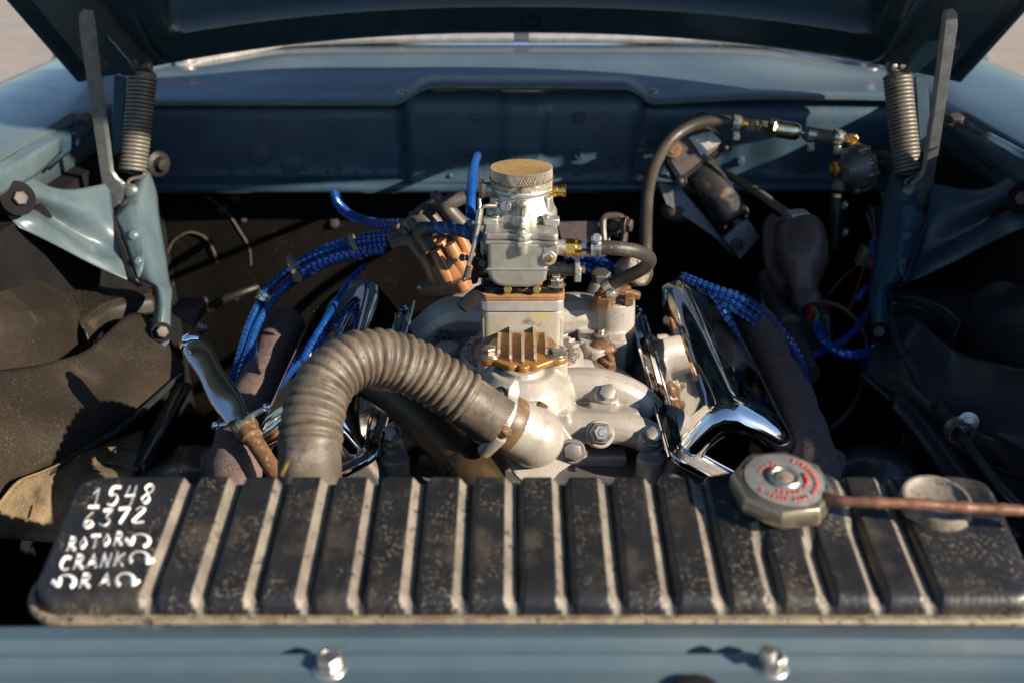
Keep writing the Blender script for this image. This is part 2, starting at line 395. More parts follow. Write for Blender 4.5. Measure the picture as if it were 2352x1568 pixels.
for i in range(len(allr)-1):
    for j in range(n-1):
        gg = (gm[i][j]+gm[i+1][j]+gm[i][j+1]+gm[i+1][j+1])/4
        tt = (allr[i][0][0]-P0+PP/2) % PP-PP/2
        g.m(1 if .10 < gg and tt < .0035 else 0)  # tan only on slopes facing the sun, as painted sunlight
        g.face((i*n+j, i*n+j+1, (i+1)*n+j+1, (i+1)*n+j))
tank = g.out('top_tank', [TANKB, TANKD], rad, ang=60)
def rrect(x0, x1, y0, y1, rr, z, k=6):
    P = []
    for cx, cy, a0 in ((x1-rr, y1-rr, 0), (x0+rr, y1-rr, 90), (x0+rr, y0+rr, 180), (x1-rr, y0+rr, 270)):
        for i in range(k+1):
            a = R(a0+90*i/k); P.append(V((cx+math.cos(a)*rr, cy+math.sin(a)*rr, z)))
    return P
MB().prism(rrect(XL-.007, XR+.007, .5455, .684, .038, .9225), (0, 0, .0085)).out('tank_rim', RIM, rad, bevel=.0025)
MB().box((.022, .615, .70), (.66, .07, .44)).out('radiator_core', DARK, rad)
for sx in (XL+.01, XR-.01): MB().box((sx, .615, .70), (.02, .1, .44)).out('side_channel', DARK, rad, bevel=.002)
p = WZ(2146, 1165, ztop(.63)); p.z = ztop(p.y)
nn = V((0, -.18, 1)).normalized()
MB().lathe(p-nn*.002, nn, [(.0275, 0), (.027, .007), (.0255, .0098), (.0235, .0098), (.0215, .0075), (.018, .0055), (0, .005)], 40).out('stamped_boss', [TANKD], rad)
# handwriting on the first block of the tank
def TP(u, v, h=.0004):
    r_ = ray(u, v); nn = V((0, -.2095, 1)); q = V((0, .563, .9457+h)); return CAM+r_*((q-CAM).dot(nn)/r_.dot(nn))
GL = {'1': [[(.15, .72), (.55, 1), (.42, 0)], [(.0, .0), (.8, .02)]], '5': [[(.95, 1), (.4, .98), (.28, .55), (.65, .62), (.85, .35), (.6, .02), (.15, .06)]],
      '4': [[(.3, 1), (.12, .45), (.85, .5)], [(.8, 1), (.62, 0)]], '8': [[(.55, .52), (.88, .8), (.62, 1), (.32, .8), (.55, .52), (.75, .2), (.45, 0), (.12, .2), (.55, .52)]],
      '6': [[(.62, 1), (.2, .62), (.08, .22), (.42, 0), (.8, .2), (.6, .46), (.2, .32)]], '3': [[(.2, .95), (.85, 1), (.45, .58), (.8, .3), (.5, 0), (.08, .1)]],
      '7': [[(.1, .92), (.95, 1), (.38, 0)]], '2': [[(.15, .8), (.5, 1), (.85, .8), (.1, .02), (.95, .04)]],
      'R': [[(.1, 0), (.22, 1)], [(.2, .98), (.62, .98), (.8, .8), (.68, .6), (.22, .5)], [(.32, .5), (.92, 0)]], 'O': [[(.5, .95), (.15, .55), (.4, .05), (.82, .45), (.5, .95)]],
      'T': [[(.0, .95), (1, 1)], [(.52, .97), (.42, 0)]], 'C': [[(.9, .9), (.45, .98), (.12, .45), (.4, .02), (.85, .15)]],
      'A': [[(.0, 0), (.5, 1), (.9, 0)], [(.2, .35), (.75, .38)]], 'N': [[(.08, 0), (.2, 1), (.7, .02), (.88, 1)]], 'K': [[(.12, 0), (.22, 1)], [(.9, .95), (.28, .5), (.9, .0)]]}
def stroke(pts, wpx, straight=False):
    g = MB()
    for line in pts:
        P = [TP(u, v) for u, v in line]; P = catmull(P, .0012) if not straight else [q for a_, b_ in zip(P, P[1:]) for q in (a_, a_.lerp(b_, .5), b_.lerp(a_, .02))]+[P[-1]]
        g.tube(P, wpx*.75/F, 8, smooth=False, flat=.3)
    return g
def write(txt, u0, v0, u1, v1, h, wpx=5.2, slant=.18):
    n = len(txt); cw = (u1-u0)/n
    for i, ch in enumerate(txt):
        if ch == ' ': continue
        bu = u0+cw*i; bv = v0+(v1-v0)*(i+.5)/n+random.uniform(-1.5, 1.5)
        L = [[(bu+x*cw*.78+slant*y*h, bv-y*h) for x, y in ln] for ln in GL[ch]]
        stroke(L, wpx*random.uniform(.88, 1.1), ch in '147TANKR').out('painted_character', WHITE, tank)
def swirl(u, v, rx, ry, a0, a1, wpx=5.2):
    P = [(u+math.cos(R(a0+(a1-a0)*i/14))*rx, v-math.sin(R(a0+(a1-a0)*i/14))*ry) for i in range(15)]
    e = P[-1]; d = V((P[-1][0]-P[-2][0], P[-1][1]-P[-2][1])).normalized(); q = V((-d.y, d.x))
    L = [P, [(e[0]-d.x*11+q.x*11, e[1]-d.y*11+q.y*9), (e[0]+d.x*4, e[1]+d.y*4), (e[0]-d.x*11-q.x*11, e[1]-d.y*11-q.y*9)]]
    stroke(L, wpx).out('painted_arrow', WHITE, tank)
write('1548', 203, 1166, 358, 1153, 42, 5.6); write('6372', 188, 1214, 340, 1196, 36, 5.6)
write('ROTOR', 152, 1264, 286, 1250, 28, 4.9); swirl(322, 1240, 22, 15, -70, 200)
write('CRANK', 136, 1311, 290, 1295, 30, 4.9); swirl(320, 1281, 22, 16, 215, -30)
swirl(152, 1334, 20, 15, -60, 205); write('R', 180, 1348, 214, 1348, 30, 4.9); write('A', 228, 1344, 258, 1344, 26, 4.9); swirl(288, 1331, 21, 16, 230, -30)

# radiator cap
cn = V((.02, -.13, 1)).normalized()
MB().lathe(CAPC, cn, [(.0255, -.030), (.0255, -.012), (.024, -.012)], 32).out('filler_neck', RIM, rad)
g = MB(); g.lathe(CAPC, cn, [(.034, -.0155), (.0392, -.0145), (.0398, -.0125), (.0390, -.004), (.0365, .0), (.0322, .0012), (.0312, .0004), (.0, .0004)], 8, up=(1, .15, 0), ph=R(22.5))
cap = g.out('radiator_cap', CAPMET, rad, bevel=.0012, seg=2); cap['label'] = 'eight sided steel radiator cap with a worn red printed ring'
MB().lathe(CAPC+cn*.0006, cn, [(.0300, 0), (.0300, .0012), (.0290, .0016), (0, .0016)], 48).out('cap_disc', CAPGREY, cap)
MB().lathe(CAPC+cn*.002, cn, [(.0125, 0), (.0125, .0018), (.0112, .0032), (.0095, .0034), (.0085, .002), (.0085, -.0005)], 36).out('centre_ring', ZINC, cap)
MB().lathe(CAPC+cn*.002, cn, [(.0078, 0), (.0078, .0018), (.006, .003), (0, .0032)], 28).out('centre_rivet', RIM, cap)
ux, uy, _ = basis(cn, (1, 0, 0))
def capprint(r0, r1, a0, a1, n=10):
    g = MB(); rows = []
    for i in range(n+1):
        a = R(a0+(a1-a0)*i/n); d = ux*math.cos(a)+uy*math.sin(a)
        rows.append([CAPC+cn*.0024+d*r0, CAPC+cn*.0024+d*r1])
    g.grid(rows).out('red_print', CAPRED, cap, solid=.0003)
a = -150
for i in range(26):
    w_ = random.choice((6, 8, 10))
    if random.random() > .12: capprint(.0218, .0262, a, a+w_-2.2, 3)
    a += w_+1
    if a > 150: break
for k in range(4): capprint(.0150+.0000*k, .0178, -40+k*17, -40+k*17+13, 3)
capprint(.0145, .0188, -18, 20, 6)
for k in range(5): capprint(.0145, .0165, 95+k*14, 95+k*14+10, 3)
for k in range(4): capprint(.0182, .0196, 100+k*16, 100+k*16+12, 3)
for k in range(5): capprint(.0150, .0185, 235+k*14, 235+k*14+10, 3)
pts = [D(1890, 1140, .745), D(1935, 1150, .735), D(2010, 1153, .73), D(2120, 1157, .727), D(2240, 1166, .725), D(2352, 1172, .722), D(2470, 1186, .72)]
tag(MB().tube(pts, lambda q: .0042+.0004*math.sin(q*37)+.0003*math.sin(q*91), 14).out('overflow_tube', COPPER), 'rusty copper overflow tube running from the radiator cap to the right', 'pipe')

# ------------------------------------------------------------------ hood
hood = T('hood', 'raised blue grey hood seen from below with stamped inner frame', 'hood', (XC, 1.72, 1.14))
def hoodB(s, r_):
    a = R(35.6); half = .688-.046*r_; x = XC+s*half
    yr = 1.735-.155*abs(s)**2.6; zr = 1.166-.053*abs(s)**2.2
    crown = .02*(1-s*s)*min(1, r_*2)
    return V((x, yr-math.cos(a)*r_, zr+math.sin(a)*r_+crown*.6)), half
def hoodN(s, r_):
    e = 1e-3; a = hoodB(s+e, r_)[0]-hoodB(s-e, r_)[0]; b = hoodB(s, r_+e)[0]-hoodB(s, r_-e)[0]
    n_ = a.cross(b).normalized(); return n_ if n_.z < 0 else -n_
def hoodpt(s, r_):
    p, half = hoodB(s, r_); n_ = hoodN(s, r_)
    e = min((1-abs(s))*half, r_, 1.16-r_)
    rr = min(.15+.03*math.cos(s*3.1), 1)
    es = (1-abs(s))*half
    h = .036*sst(.008, .06, e)*sst(.085, .135, es)-.014*sst(.012, .03, es)*(1-sst(.085, .12, es))
    pin = sst(.135, .150, r_+.035*abs(s)**2*0)*sst(.150, .170, es)*sst(.0, .2, 1.16-r_-.12)
    h -= .055*pin
    if abs(s) < .16: h -= .010*sst(.16, .1, abs(s))*(1-pin)*sst(.06, .1, r_) if False else 0
    return p+n_*h
ss = [-1+2*i/150 for i in range(151)]
rr_ = [0, .004, .008, .012, .016, .02, .026, .032, .04, .05, .06, .07, .08, .09, .10, .11, .12, .128, .134, .138, .142, .146, .150, .156, .17, .2]+[.2+.96*i/24 for i in range(1, 25)]
rr_[-1] = 1.16
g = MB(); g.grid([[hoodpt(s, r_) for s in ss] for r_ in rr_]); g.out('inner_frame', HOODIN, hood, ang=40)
ss2 = [-1+2*i/40 for i in range(41)]
g = MB(); g.grid([[hoodB(s, r_)[0]-hoodN(s, r_)*(.004+.02*sst(0, .2, min((1-abs(s))*.68, r_))) for s in ss2] for r_ in rr_[::3]+[1.17]]); g.out('outer_skin', PAINT, hood, ang=40)
for s in (-1, 1):   # folded side hem
    g = MB(); g.tube([hoodB(s*.999, r_)[0] for r_ in (0, .1, .2, .4, .7, 1.0, 1.16)], .0042, 8, .03); g.out('side_hem', HOODIN, hood)
g = MB(); g.tube([hoodB(s, 0)[0] for s in ss2], .004, 8, .02); g.out('rear_hem', HOODIN, hood)
q = hoodpt((WY(1218, 2, 1.66).x-XC)/.675, .093); nq = hoodN(.04, .093)
MB().lathe(q-nq*.004, nq, [(.017, 0), (.017, .005), (.0155, .0052), (.0155, .001), (0, .001)], 24).out('drain_hole', [DARK], hood)

# ------------------------------------------------------------------ fenders
def fender(side):
    f = (lambda p: V(p)) if side < 0 else mir
    name = 'left' if side < 0 else 'right'
    root = T('fender', ('pale sunlit blue grey fender at the left edge' if side < 0 else 'blue grey fender at the right edge, mostly seen from its shaded inner side'), 'fender', f((-.8, 1.2, .4)), 'front fenders')
    ys = [.30, .5, .8, 1.1, 1.3, 1.5, 1.7, 1.9, 2.1, 2.4, 2.8]
    rows = []
    for y in ys:
        dz = .014*(y-1.25) if y < 1.9 else .009; k = -.03*max(0, .8-y)
        pr = [(-.676, .97), (-.674, 1.02), (-.660, 1.044), (-.654, 1.052), (-.6525, 1.060), (-.656, 1.068), (-.668, 1.0735), (-.70, 1.080), (-.76, 1.088), (-.82, 1.088), (-.862, 1.080), (-.895, 1.060), (-.92, 1.02), (-.932, .95), (-.935, .8), (-.92, .45)]
        rows.append([f((x, y, z+dz+k)) for x, z in pr])
    MB().grid(rows).out('fender_skin', PAINT, root, ang=50, solid=.0012)
    C = [[(-90, 425, 1.17), (0, 374, 1.25), (60, 337, 1.32), (120, 305, 1.39)], [(-90, 440, 1.165), (0, 388, 1.245), (72, 343, 1.315), (132, 310, 1.385)], [(-90, 460, 1.16), (0, 408, 1.24), (84, 352, 1.31), (140, 320, 1.38)], [(-90, 520, 1.165), (0, 450, 1.245), (82, 404, 1.315), (140, 350, 1.39)]]
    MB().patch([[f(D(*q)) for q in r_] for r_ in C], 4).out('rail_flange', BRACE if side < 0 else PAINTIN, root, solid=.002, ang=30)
    return root
fl = fender(-1); fr_ = fender(1)

# ------------------------------------------------------------------ cowl, windscreen, wipers
US = [120, 260, 350, 450, 560, 650, 760, 860, 905, 940, 985, 1080, 1195, 1310, 1405, 1440, 1475, 1500, 1600, 1740, 1840, 1950, 2040, 2130, 2270]
def lipv(u):
    base = 232-14*sst(1500, 1700, u)+4*sst(1900, 2100, u)
    return base-38*sst(905, 990, u)*(1-sst(1435, 1515, u))*(1 if u < 1400 else .72 if u > 1475 else .95)
def crest(u, c, e, lo=430, hi=700):   # centre value c, end value e
    a = abs(u-1195); k = sst(1195-hi-10, 1195-lo+20, a); return c+(e-c)*k+a*a*1.0e-5
cowl = T('cowl', 'blue grey cowl panel between the firewall and the windscreen', 'cowl', (XC, 1.85, 1.0))
rows = []
for u in US:
    l = lipv(u)
    row = [WY(u, l+13, 1.692), WY(u, l+10, 1.688), WY(u, l+2, 1.688), WY(u, l-2, 1.692), WY(u, l-9, 1.71), WY(u, min(l-12, 205), 1.735),
           WY(u, crest(u, 172, 186), 1.79), WY(u, crest(u, 153, 172), 1.825), WY(u, crest(u, 143, 166), 1.835), WY(u, crest(u, 130, 160), 1.85), WY(u, crest(u, 124, 155), 1.865),
           WY(u, crest(u, 117, 147), 1.93), WY(u, crest(u, 109, 140), 2.02), WY(u, crest(u, 104, 132), 2.07)]
    rows.append(row)
cols = [smoothline(list(c), 3) for c in zip(*rows)]
MB().grid([list(r_) for r_ in zip(*cols)]).out('cowl_skin', PAINT, cowl, ang=50, solid=.0012)
for (u, v) in ((922, 212), (1501, 210)):
    p = WY(u, v+2, 1.705); bolt(cowl, p, (0, -.4, 1), .0075, ZINC, 'dome', name='cowl_screw')
tr = [WY(u, crest(u, 103, 131)-1, 2.075) for u in US]
tag(MB().tube(tr, .0065, 10, .02).out('windscreen_moulding', CHROME), 'bright chrome moulding along the foot of the windscreen', 'trim')
g = MB(); g.grid([[WY(u, crest(u, 102, 130)-2, 2.085) for u in US], [WY(u, crest(u, 102, 130)-2, 2.085)+V((0, .20, .17)) for u in US], [WY(u, crest(u, 102, 130)-2, 2.085)+V((0, .42, .42)) for u in US]])
tag(g.out('windscreen', GLASSW, solid=.005), 'windscreen glass glimpsed between cowl and hood', 'windscreen')
def wiper(pts, pv, label):
    root = T('windscreen_wiper', label, 'wiper', pv, 'windscreen wipers')
    MB().lathe(pv, (0, -.2, 1), [(.024, -.004), (.022, .003), (.014, .006), (.013, .024), (.009, .03), (0, .031)], 20).out('pivot', PALE, root)
    MB().tube(pts[:4], .0105, 8, .02, flat=.6).out('arm', PALE, root)
    MB().tube(pts[3:], .0115, 8, .02, flat=.8).out('blade', PALE, root)
    for k in (4, 5): MB().box(pts[k], (.008, .014, .022)).out('blade_clip', ZINC, root, bevel=.001)
wiper([WY(430, 142, 1.96), WY(500, 128, 1.99), WY(590, 112, 2.03), WY(655, 97, 2.05), WY(760, 91, 2.06), WY(920, 88, 2.06), WY(1090, 86, 2.06), WY(1180, 85, 2.06)], WY(430, 146, 1.955), 'pale wiper at the left, its arm rising from the left end of the cowl')
wiper([WY(2000, 146, 1.96), WY(1930, 132, 1.99), WY(1830, 112, 2.03), WY(1755, 98, 2.05), WY(1650, 91, 2.06), WY(1480, 88, 2.06), WY(1300, 86, 2.06), WY(1215, 85, 2.06)], WY(2000, 150, 1.955), 'pale wiper at the right, its arm rising beside the right hood hinge')

# ------------------------------------------------------------------ firewall
fw = T('firewall', 'firewall in shade-darkened blue paint with pressed ribs and a dusty lower ledge', 'firewall', (XC, 1.72, .5))
def fwY(x):
    y = 1.712
    y -= .030*sst(-.200, -.168, x)*(1-sst(.205, .235, x))
    y -= .016*sst(-.022, -.006, x)*(1-sst(.048, .064, x))
    y -= .016*sst(.40, .47, x)
    y += .010*sst(.26, .30, x)*(1-sst(.36, .40, x))
    return y
rows = []
N = 150
for i in range(N+1):
    x = -.72+1.46*i/N; y = fwY(x); l = sst(-.200, -.168, x)*(1-sst(.205, .235, x)); zt = 1.050+.018*l
    dent = .004*math.sin(x*23)+.003*math.sin(x*51+1)
    row = [(x, 1.86, 1.02), (x, 1.80, zt-.012), (x, y+.035, zt+.002), (x, y+.016, zt), (x, y+.006, zt-.006), (x, y+.001, zt-.015), (x, y, zt-.03), (x, y+.001, 1.0), (x, y, .965), (x, y+.002, .94), (x, y+dent*.4, .925),
           (x, y-.004+dent*.3, .921), (x, 1.680+dent*.4, .919), (x, 1.675+dent*.3, .916), (x, 1.674+dent*.3, .908), (x, 1.678, .902), (x, 1.70, .900)]
    rows.append(row)
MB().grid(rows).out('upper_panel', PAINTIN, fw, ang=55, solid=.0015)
g = MB(); g.grid([[(-.70+1.42*i/20, 1.76+.02*math.sin(i*1.3)*k, .91-.60*k) for i in range(21)] for k in (0, .1, .25, .5, .75, 1)])
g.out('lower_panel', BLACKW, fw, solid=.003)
for (u, v, r_) in ((597, 355, 27), (668, 381, 25), (1211, 350, 28)):
    p = WY(u, v, fwY(WY(u, v, 1.7).x)); s = r_*1.7/F
    MB().lathe(p+V((0, .002, 0)), (0, -1, 0), [(s, 0), (s, .003), (s*.9, .0042), (s*.86, .003), (s*.8, .0032), (0, .0035)], 28).out('blanking_plug', PAINTIN, fw)
for (u, v, r_) in ((770, 292, 8), (775, 321, 6), (1093, 271, 9), (1330, 272, 14), (1327, 355, 13), (778, 386, 9), (1700, 370, 10), (1415, 372, 11), (1880, 333, 12), (1855, 385, 12), (1612, 263, 0)):
    if r_ == 0: continue
    p = WY(u, v, fwY(WY(u, v, 1.7).x)); s = r_*1.7/F
    if r_ > 12: MB().lathe(p+V((0, .001, 0)), (0, -1, 0), [(s, 0), (s, .003), (s*.8, .006), (s*.5, .006), (s*.4, .002), (0, .002)], 20).out('grommet', PAINTIN, fw)
    else: bolt(fw, p, (0, -1, 0), s*.75, PAINTIN, 'hex')
pl = [WY(u, v, 1.69) for u, v in ((1395, 333), (1530, 337), (1530, 402), (1393, 402))]
MB().prism(pl, (0, .006, 0)).out('patch_plate', PAINTIN, fw, bevel=.001)
for k in range(22):
    u_ = 400+k*58+random.uniform(-14, 14); x_ = WY(u_, 404, 1.68).x
    if not 1080 < u_ < 1300: bolt(fw, (x_, fwY(x_)-.0005, .932+random.uniform(-.002, .003)), (0, -1, .1), random.uniform(.003, .0048), PAINTIN, 'dome', name='spot_weld')
BEADM = mat('worn_bead_edge', (.10, .083, .06), (.05, .042, .032), 80, .55)
for pts, rr in (([(385, 580), (400, 552), (435, 534), (470, 545), (490, 575), (498, 603)], .0019), ([(470, 450), (515, 480), (550, 530), (572, 570), (577, 610)], .0019),
                ([(360, 610), (380, 640), (400, 655)], .0016), ([(300, 525), (340, 560), (352, 610)], .002)):
    MB().tube([WY(u, v, 1.755) for u, v in pts], rr, 8).out('pressed_bead', BEADM, fw)
for (u, v, s) in ((511, 482, .006), (768, 513, .0065), (540, 452, .006), (540, 680, .006), (560, 505, .004), (775, 592, .003)):
    bolt(fw, WY(u, v, 1.757), (0, -1, 0), s, IRON, 'hex')

# ------------------------------------------------------------------ inner aprons (left dusty and sunlit, right dark)
apl = T('inner_apron', 'dusty brown inner wheel apron at the left, sunlit', 'apron', (-.5, 1.0, .35), 'inner aprons')
def P4(L): return [[D(*q) for q in row] for row in L]
boxg = P4([[(-140, 560, 1.20), (0, 592, 1.27), (90, 630, 1.33), (165, 672, 1.37)],
           [(-150, 640, 1.14), (0, 665, 1.20), (90, 680, 1.26), (168, 688, 1.31)],
           [(-150, 735, 1.09), (0, 745, 1.15), (100, 716, 1.21), (176, 702, 1.27)],
           [(-150, 780, 1.075), (0, 770, 1.14), (105, 742, 1.20), (186, 735, 1.26)],
           [(-160, 900, 1.05), (0, 880, 1.125), (110, 850, 1.19), (195, 815, 1.25)]])
tp = [D(-150, 540, 1.24), D(0, 590, 1.31), D(95, 634, 1.37), D(163, 668, 1.42), D(180, 700, 1.38), D(172, 716, 1.35), D(110, 728, 1.28), D(0, 744, 1.19), D(-150, 765, 1.10)]
abx = MB().prism(tp, (.012, -.006, -.16)); abx.out('apron_box', APRON, apl, bevel=.014, seg=5, ang=70)
arch = [(192, 756, 1.345), (205, 734, 1.37), (225, 714, 1.395), (255, 697, 1.42), (298, 685, 1.445), (350, 678, 1.47)]
back_ = [(90, 634, 1.50), (130, 637, 1.52), (175, 646, 1.535), (220, 657, 1.54), (280, 667, 1.545), (352, 672, 1.55)]
A3 = [D(*q) for q in arch]; B3 = [D(*q) for q in back_]
mid_ = [a_.lerp(b_, .5)+V((0, 0, .006)) for a_, b_ in zip(A3, B3)]
fl_ = [B3, mid_, A3]
MB().patch(fl_, 5).out('arch_flange', APRON, apl, ang=60, solid=.003)
lip = [[p+V((.0005, -.001, .0005)) for p in A3], [p+V((.006, -.008, -.006)) for p in A3], [p+V((.008, -.010, -.024)) for p in A3]]
MB().patch(lip, 5).out('arch_lip', APRON, apl, ang=60, solid=.002)
main = P4([[(-160, 860, 1.03), (0, 850, 1.115), (120, 830, 1.19), (205, 800, 1.27), (297, 722, 1.38), (350, 735, 1.42), (372, 775, 1.43)],
           [(-160, 920, .98), (0, 910, 1.075), (120, 900, 1.15), (225, 870, 1.23), (310, 810, 1.31), (372, 800, 1.36), (420, 846, 1.36)],
           [(-170, 1000, .95), (0, 1000, 1.035), (110, 980, 1.10), (205, 950, 1.16), (290, 905, 1.23), (350, 890, 1.28), (392, 880, 1.32)],
           [(-170, 1100, .92), (-20, 1110, .99), (60, 1085, 1.05), (130, 1040, 1.10), (205, 1010, 1.15), (270, 975, 1.20), (333, 943, 1.25)],
           [(-170, 1230, .88), (-40, 1230, .945), (10, 1160, 1.00), (60, 1110, 1.06), (140, 1062, 1.11), (215, 1020, 1.16), (300, 975, 1.21)]])
MB().patch(main, 6).out('wheel_panel', APRON, apl, ang=60, solid=.002)
low = P4([[(-60, 1240, .96), (5, 1236, 1.0), (60, 1240, 1.03), (150, 1248, 1.04), (260, 1250, 1.04)],
          [(-40, 1200, .97), (40, 1180, 1.01), (110, 1170, 1.06), (200, 1160, 1.08), (290, 1150, 1.09)],
          [(0, 1150, .98), (75, 1120, 1.03), (135, 1110, 1.09), (220, 1095, 1.12), (310, 1085, 1.14)],
          [(40, 1105, 1.0), (105, 1085, 1.06), (165, 1068, 1.12), (240, 1060, 1.17), (325, 1062, 1.20)],
          [(90, 1085, 1.03), (150, 1058, 1.10), (215, 1030, 1.17), (270, 1005, 1.22), (330, 985, 1.26)]])
MB().patch(low, 6).out('lower_panel', SAND, apl, ang=60, solid=.002)
g = MB(); rows = []
for (u, v, d) in ((60, 1118, 1.035), (165, 1050, 1.11), (230, 1010, 1.155), (300, 965, 1.20), (415, 862, 1.33)):
    rows.append(D(u, v, d))
MB().tube(rows, .004, 8).out('folded_edge', APRONR, apl)
fr = T('chassis_rail', 'dark folded rail beside the left apron, below the dipstick', 'rail', D(330, 1060, 1.15))
g = MB(); g.patch(P4([[(300, 1075, 1.16), (340, 1000, 1.22), (375, 935, 1.30), (405, 880, 1.37)], [(325, 1070, 1.15), (365, 1000, 1.21), (400, 938, 1.29), (430, 880, 1.36)], [(330, 1100, 1.15), (372, 1015, 1.21), (405, 950, 1.29), (440, 890, 1.36)]]), 5)
g.out('rail_top', APRONR, fr, solid=.004, ang=30)
g = MB(); g.patch(P4([[(240, 1062, 1.16), (275, 1070, 1.16), (315, 1082, 1.15)], [(250, 1048, 1.18), (290, 1052, 1.175), (330, 1060, 1.165)], [(262, 1030, 1.20), (300, 1030, 1.2), (340, 1040, 1.18)]]), 5)
g.out('rail_tab', SAND, fr, solid=.002)
tag(MB().patch(P4([[(330, 1100, 1.2), (400, 1030, 1.25), (500, 1025, 1.25)], [(320, 1090, 1.15), (410, 1070, 1.15), (510, 1075, 1.15)], [(330, 1180, 1.1), (410, 1140, 1.1), (510, 1150, 1.1)]]), 6).out('cross_tube', APRONR, solid=.003),
    'dark rounded cross tube low behind the left end of the radiator', 'panel')
# closing wall of the left wheel house
MB().patch(P4([[(-200, 420, 1.5), (100, 430, 1.62), (300, 440, 1.75)], [(-200, 560, 1.5), (100, 600, 1.62), (330, 640, 1.75)], [(-200, 700, 1.45), (100, 760, 1.55), (400, 800, 1.70)]]), 5).out('wheel_house', DARK, apl, solid=.002)
MB().lathe(D(60, 570, 1.5), (.3, -1, .2), [(.075, 0), (.075, .03), (.06, .036), (.02, .036)], 28).out('duct', DARK, apl)
apr = T('inner_apron', 'black inner wheel apron at the right, in deep shade', 'apron', mir((-.5, 1.0, .35)), 'inner aprons')
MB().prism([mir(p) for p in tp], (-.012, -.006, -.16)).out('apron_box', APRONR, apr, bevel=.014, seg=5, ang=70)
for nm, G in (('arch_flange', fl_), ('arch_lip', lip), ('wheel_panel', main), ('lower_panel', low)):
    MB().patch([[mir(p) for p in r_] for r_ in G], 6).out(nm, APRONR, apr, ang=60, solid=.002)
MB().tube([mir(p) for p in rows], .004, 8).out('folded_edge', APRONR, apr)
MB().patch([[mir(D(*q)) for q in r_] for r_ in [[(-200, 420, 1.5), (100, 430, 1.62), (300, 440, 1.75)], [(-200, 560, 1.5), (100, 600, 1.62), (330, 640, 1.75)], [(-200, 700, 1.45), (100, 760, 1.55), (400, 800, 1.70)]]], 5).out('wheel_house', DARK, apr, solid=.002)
g = MB(); g.patch(P4([[(2040, 930, 1.22), (2100, 1000, 1.16), (2170, 1100, 1.08), (2230, 1180, 1.02)], [(2060, 905, 1.22), (2125, 975, 1.16), (2200, 1075, 1.08), (2260, 1160, 1.02)], [(2085, 915, 1.24), (2150, 985, 1.18), (2225, 1080, 1.1), (2290, 1170, 1.04)]]), 5)
tag(g.out('chassis_rail', APRONR, solid=.004, ang=30), 'black folded rail in the shade right of the engine', 'rail')
tag(MB().patch(P4([[(1900, 1060, 1.2), (1990, 1010, 1.25), (2100, 1020, 1.25)], [(1900, 1080, 1.15), (1990, 1045, 1.16), (2110, 1060, 1.15)], [(1900, 1180, 1.1), (1990, 1130, 1.1), (2110, 1140, 1.1)]]), 6).out('cross_tube', APRONR, solid=.003),
    'black rounded cross tube low behind the right end of the radiator', 'panel')
struct(MB().box((XC, 1.15, .30), (1.34, 1.24, .02)).out('added_bay_sheet', DARK))  # dark sheet added to keep light out of the bay
for p_, G_ in ((apl, 0), (apr, 1)):
    pts_ = [(-.642, .40, .996), (-.642, 1.78, .996), (-.642, 1.78, .28), (-.642, .40, .28)]
    MB().prism([mir(q_) if G_ else V(q_) for q_ in pts_], (.045 if G_ else -.045, 0, 0)).out('side_wall', DARK, p_)
    MB().prism([mir(q_) if G_ else V(q_) for q_ in ((-.64, .50, .93), (-.345, .50, .93), (-.345, .50, .3), (-.64, .50, .3))], (0, .006, 0)).out('front_baffle', DARK, p_)

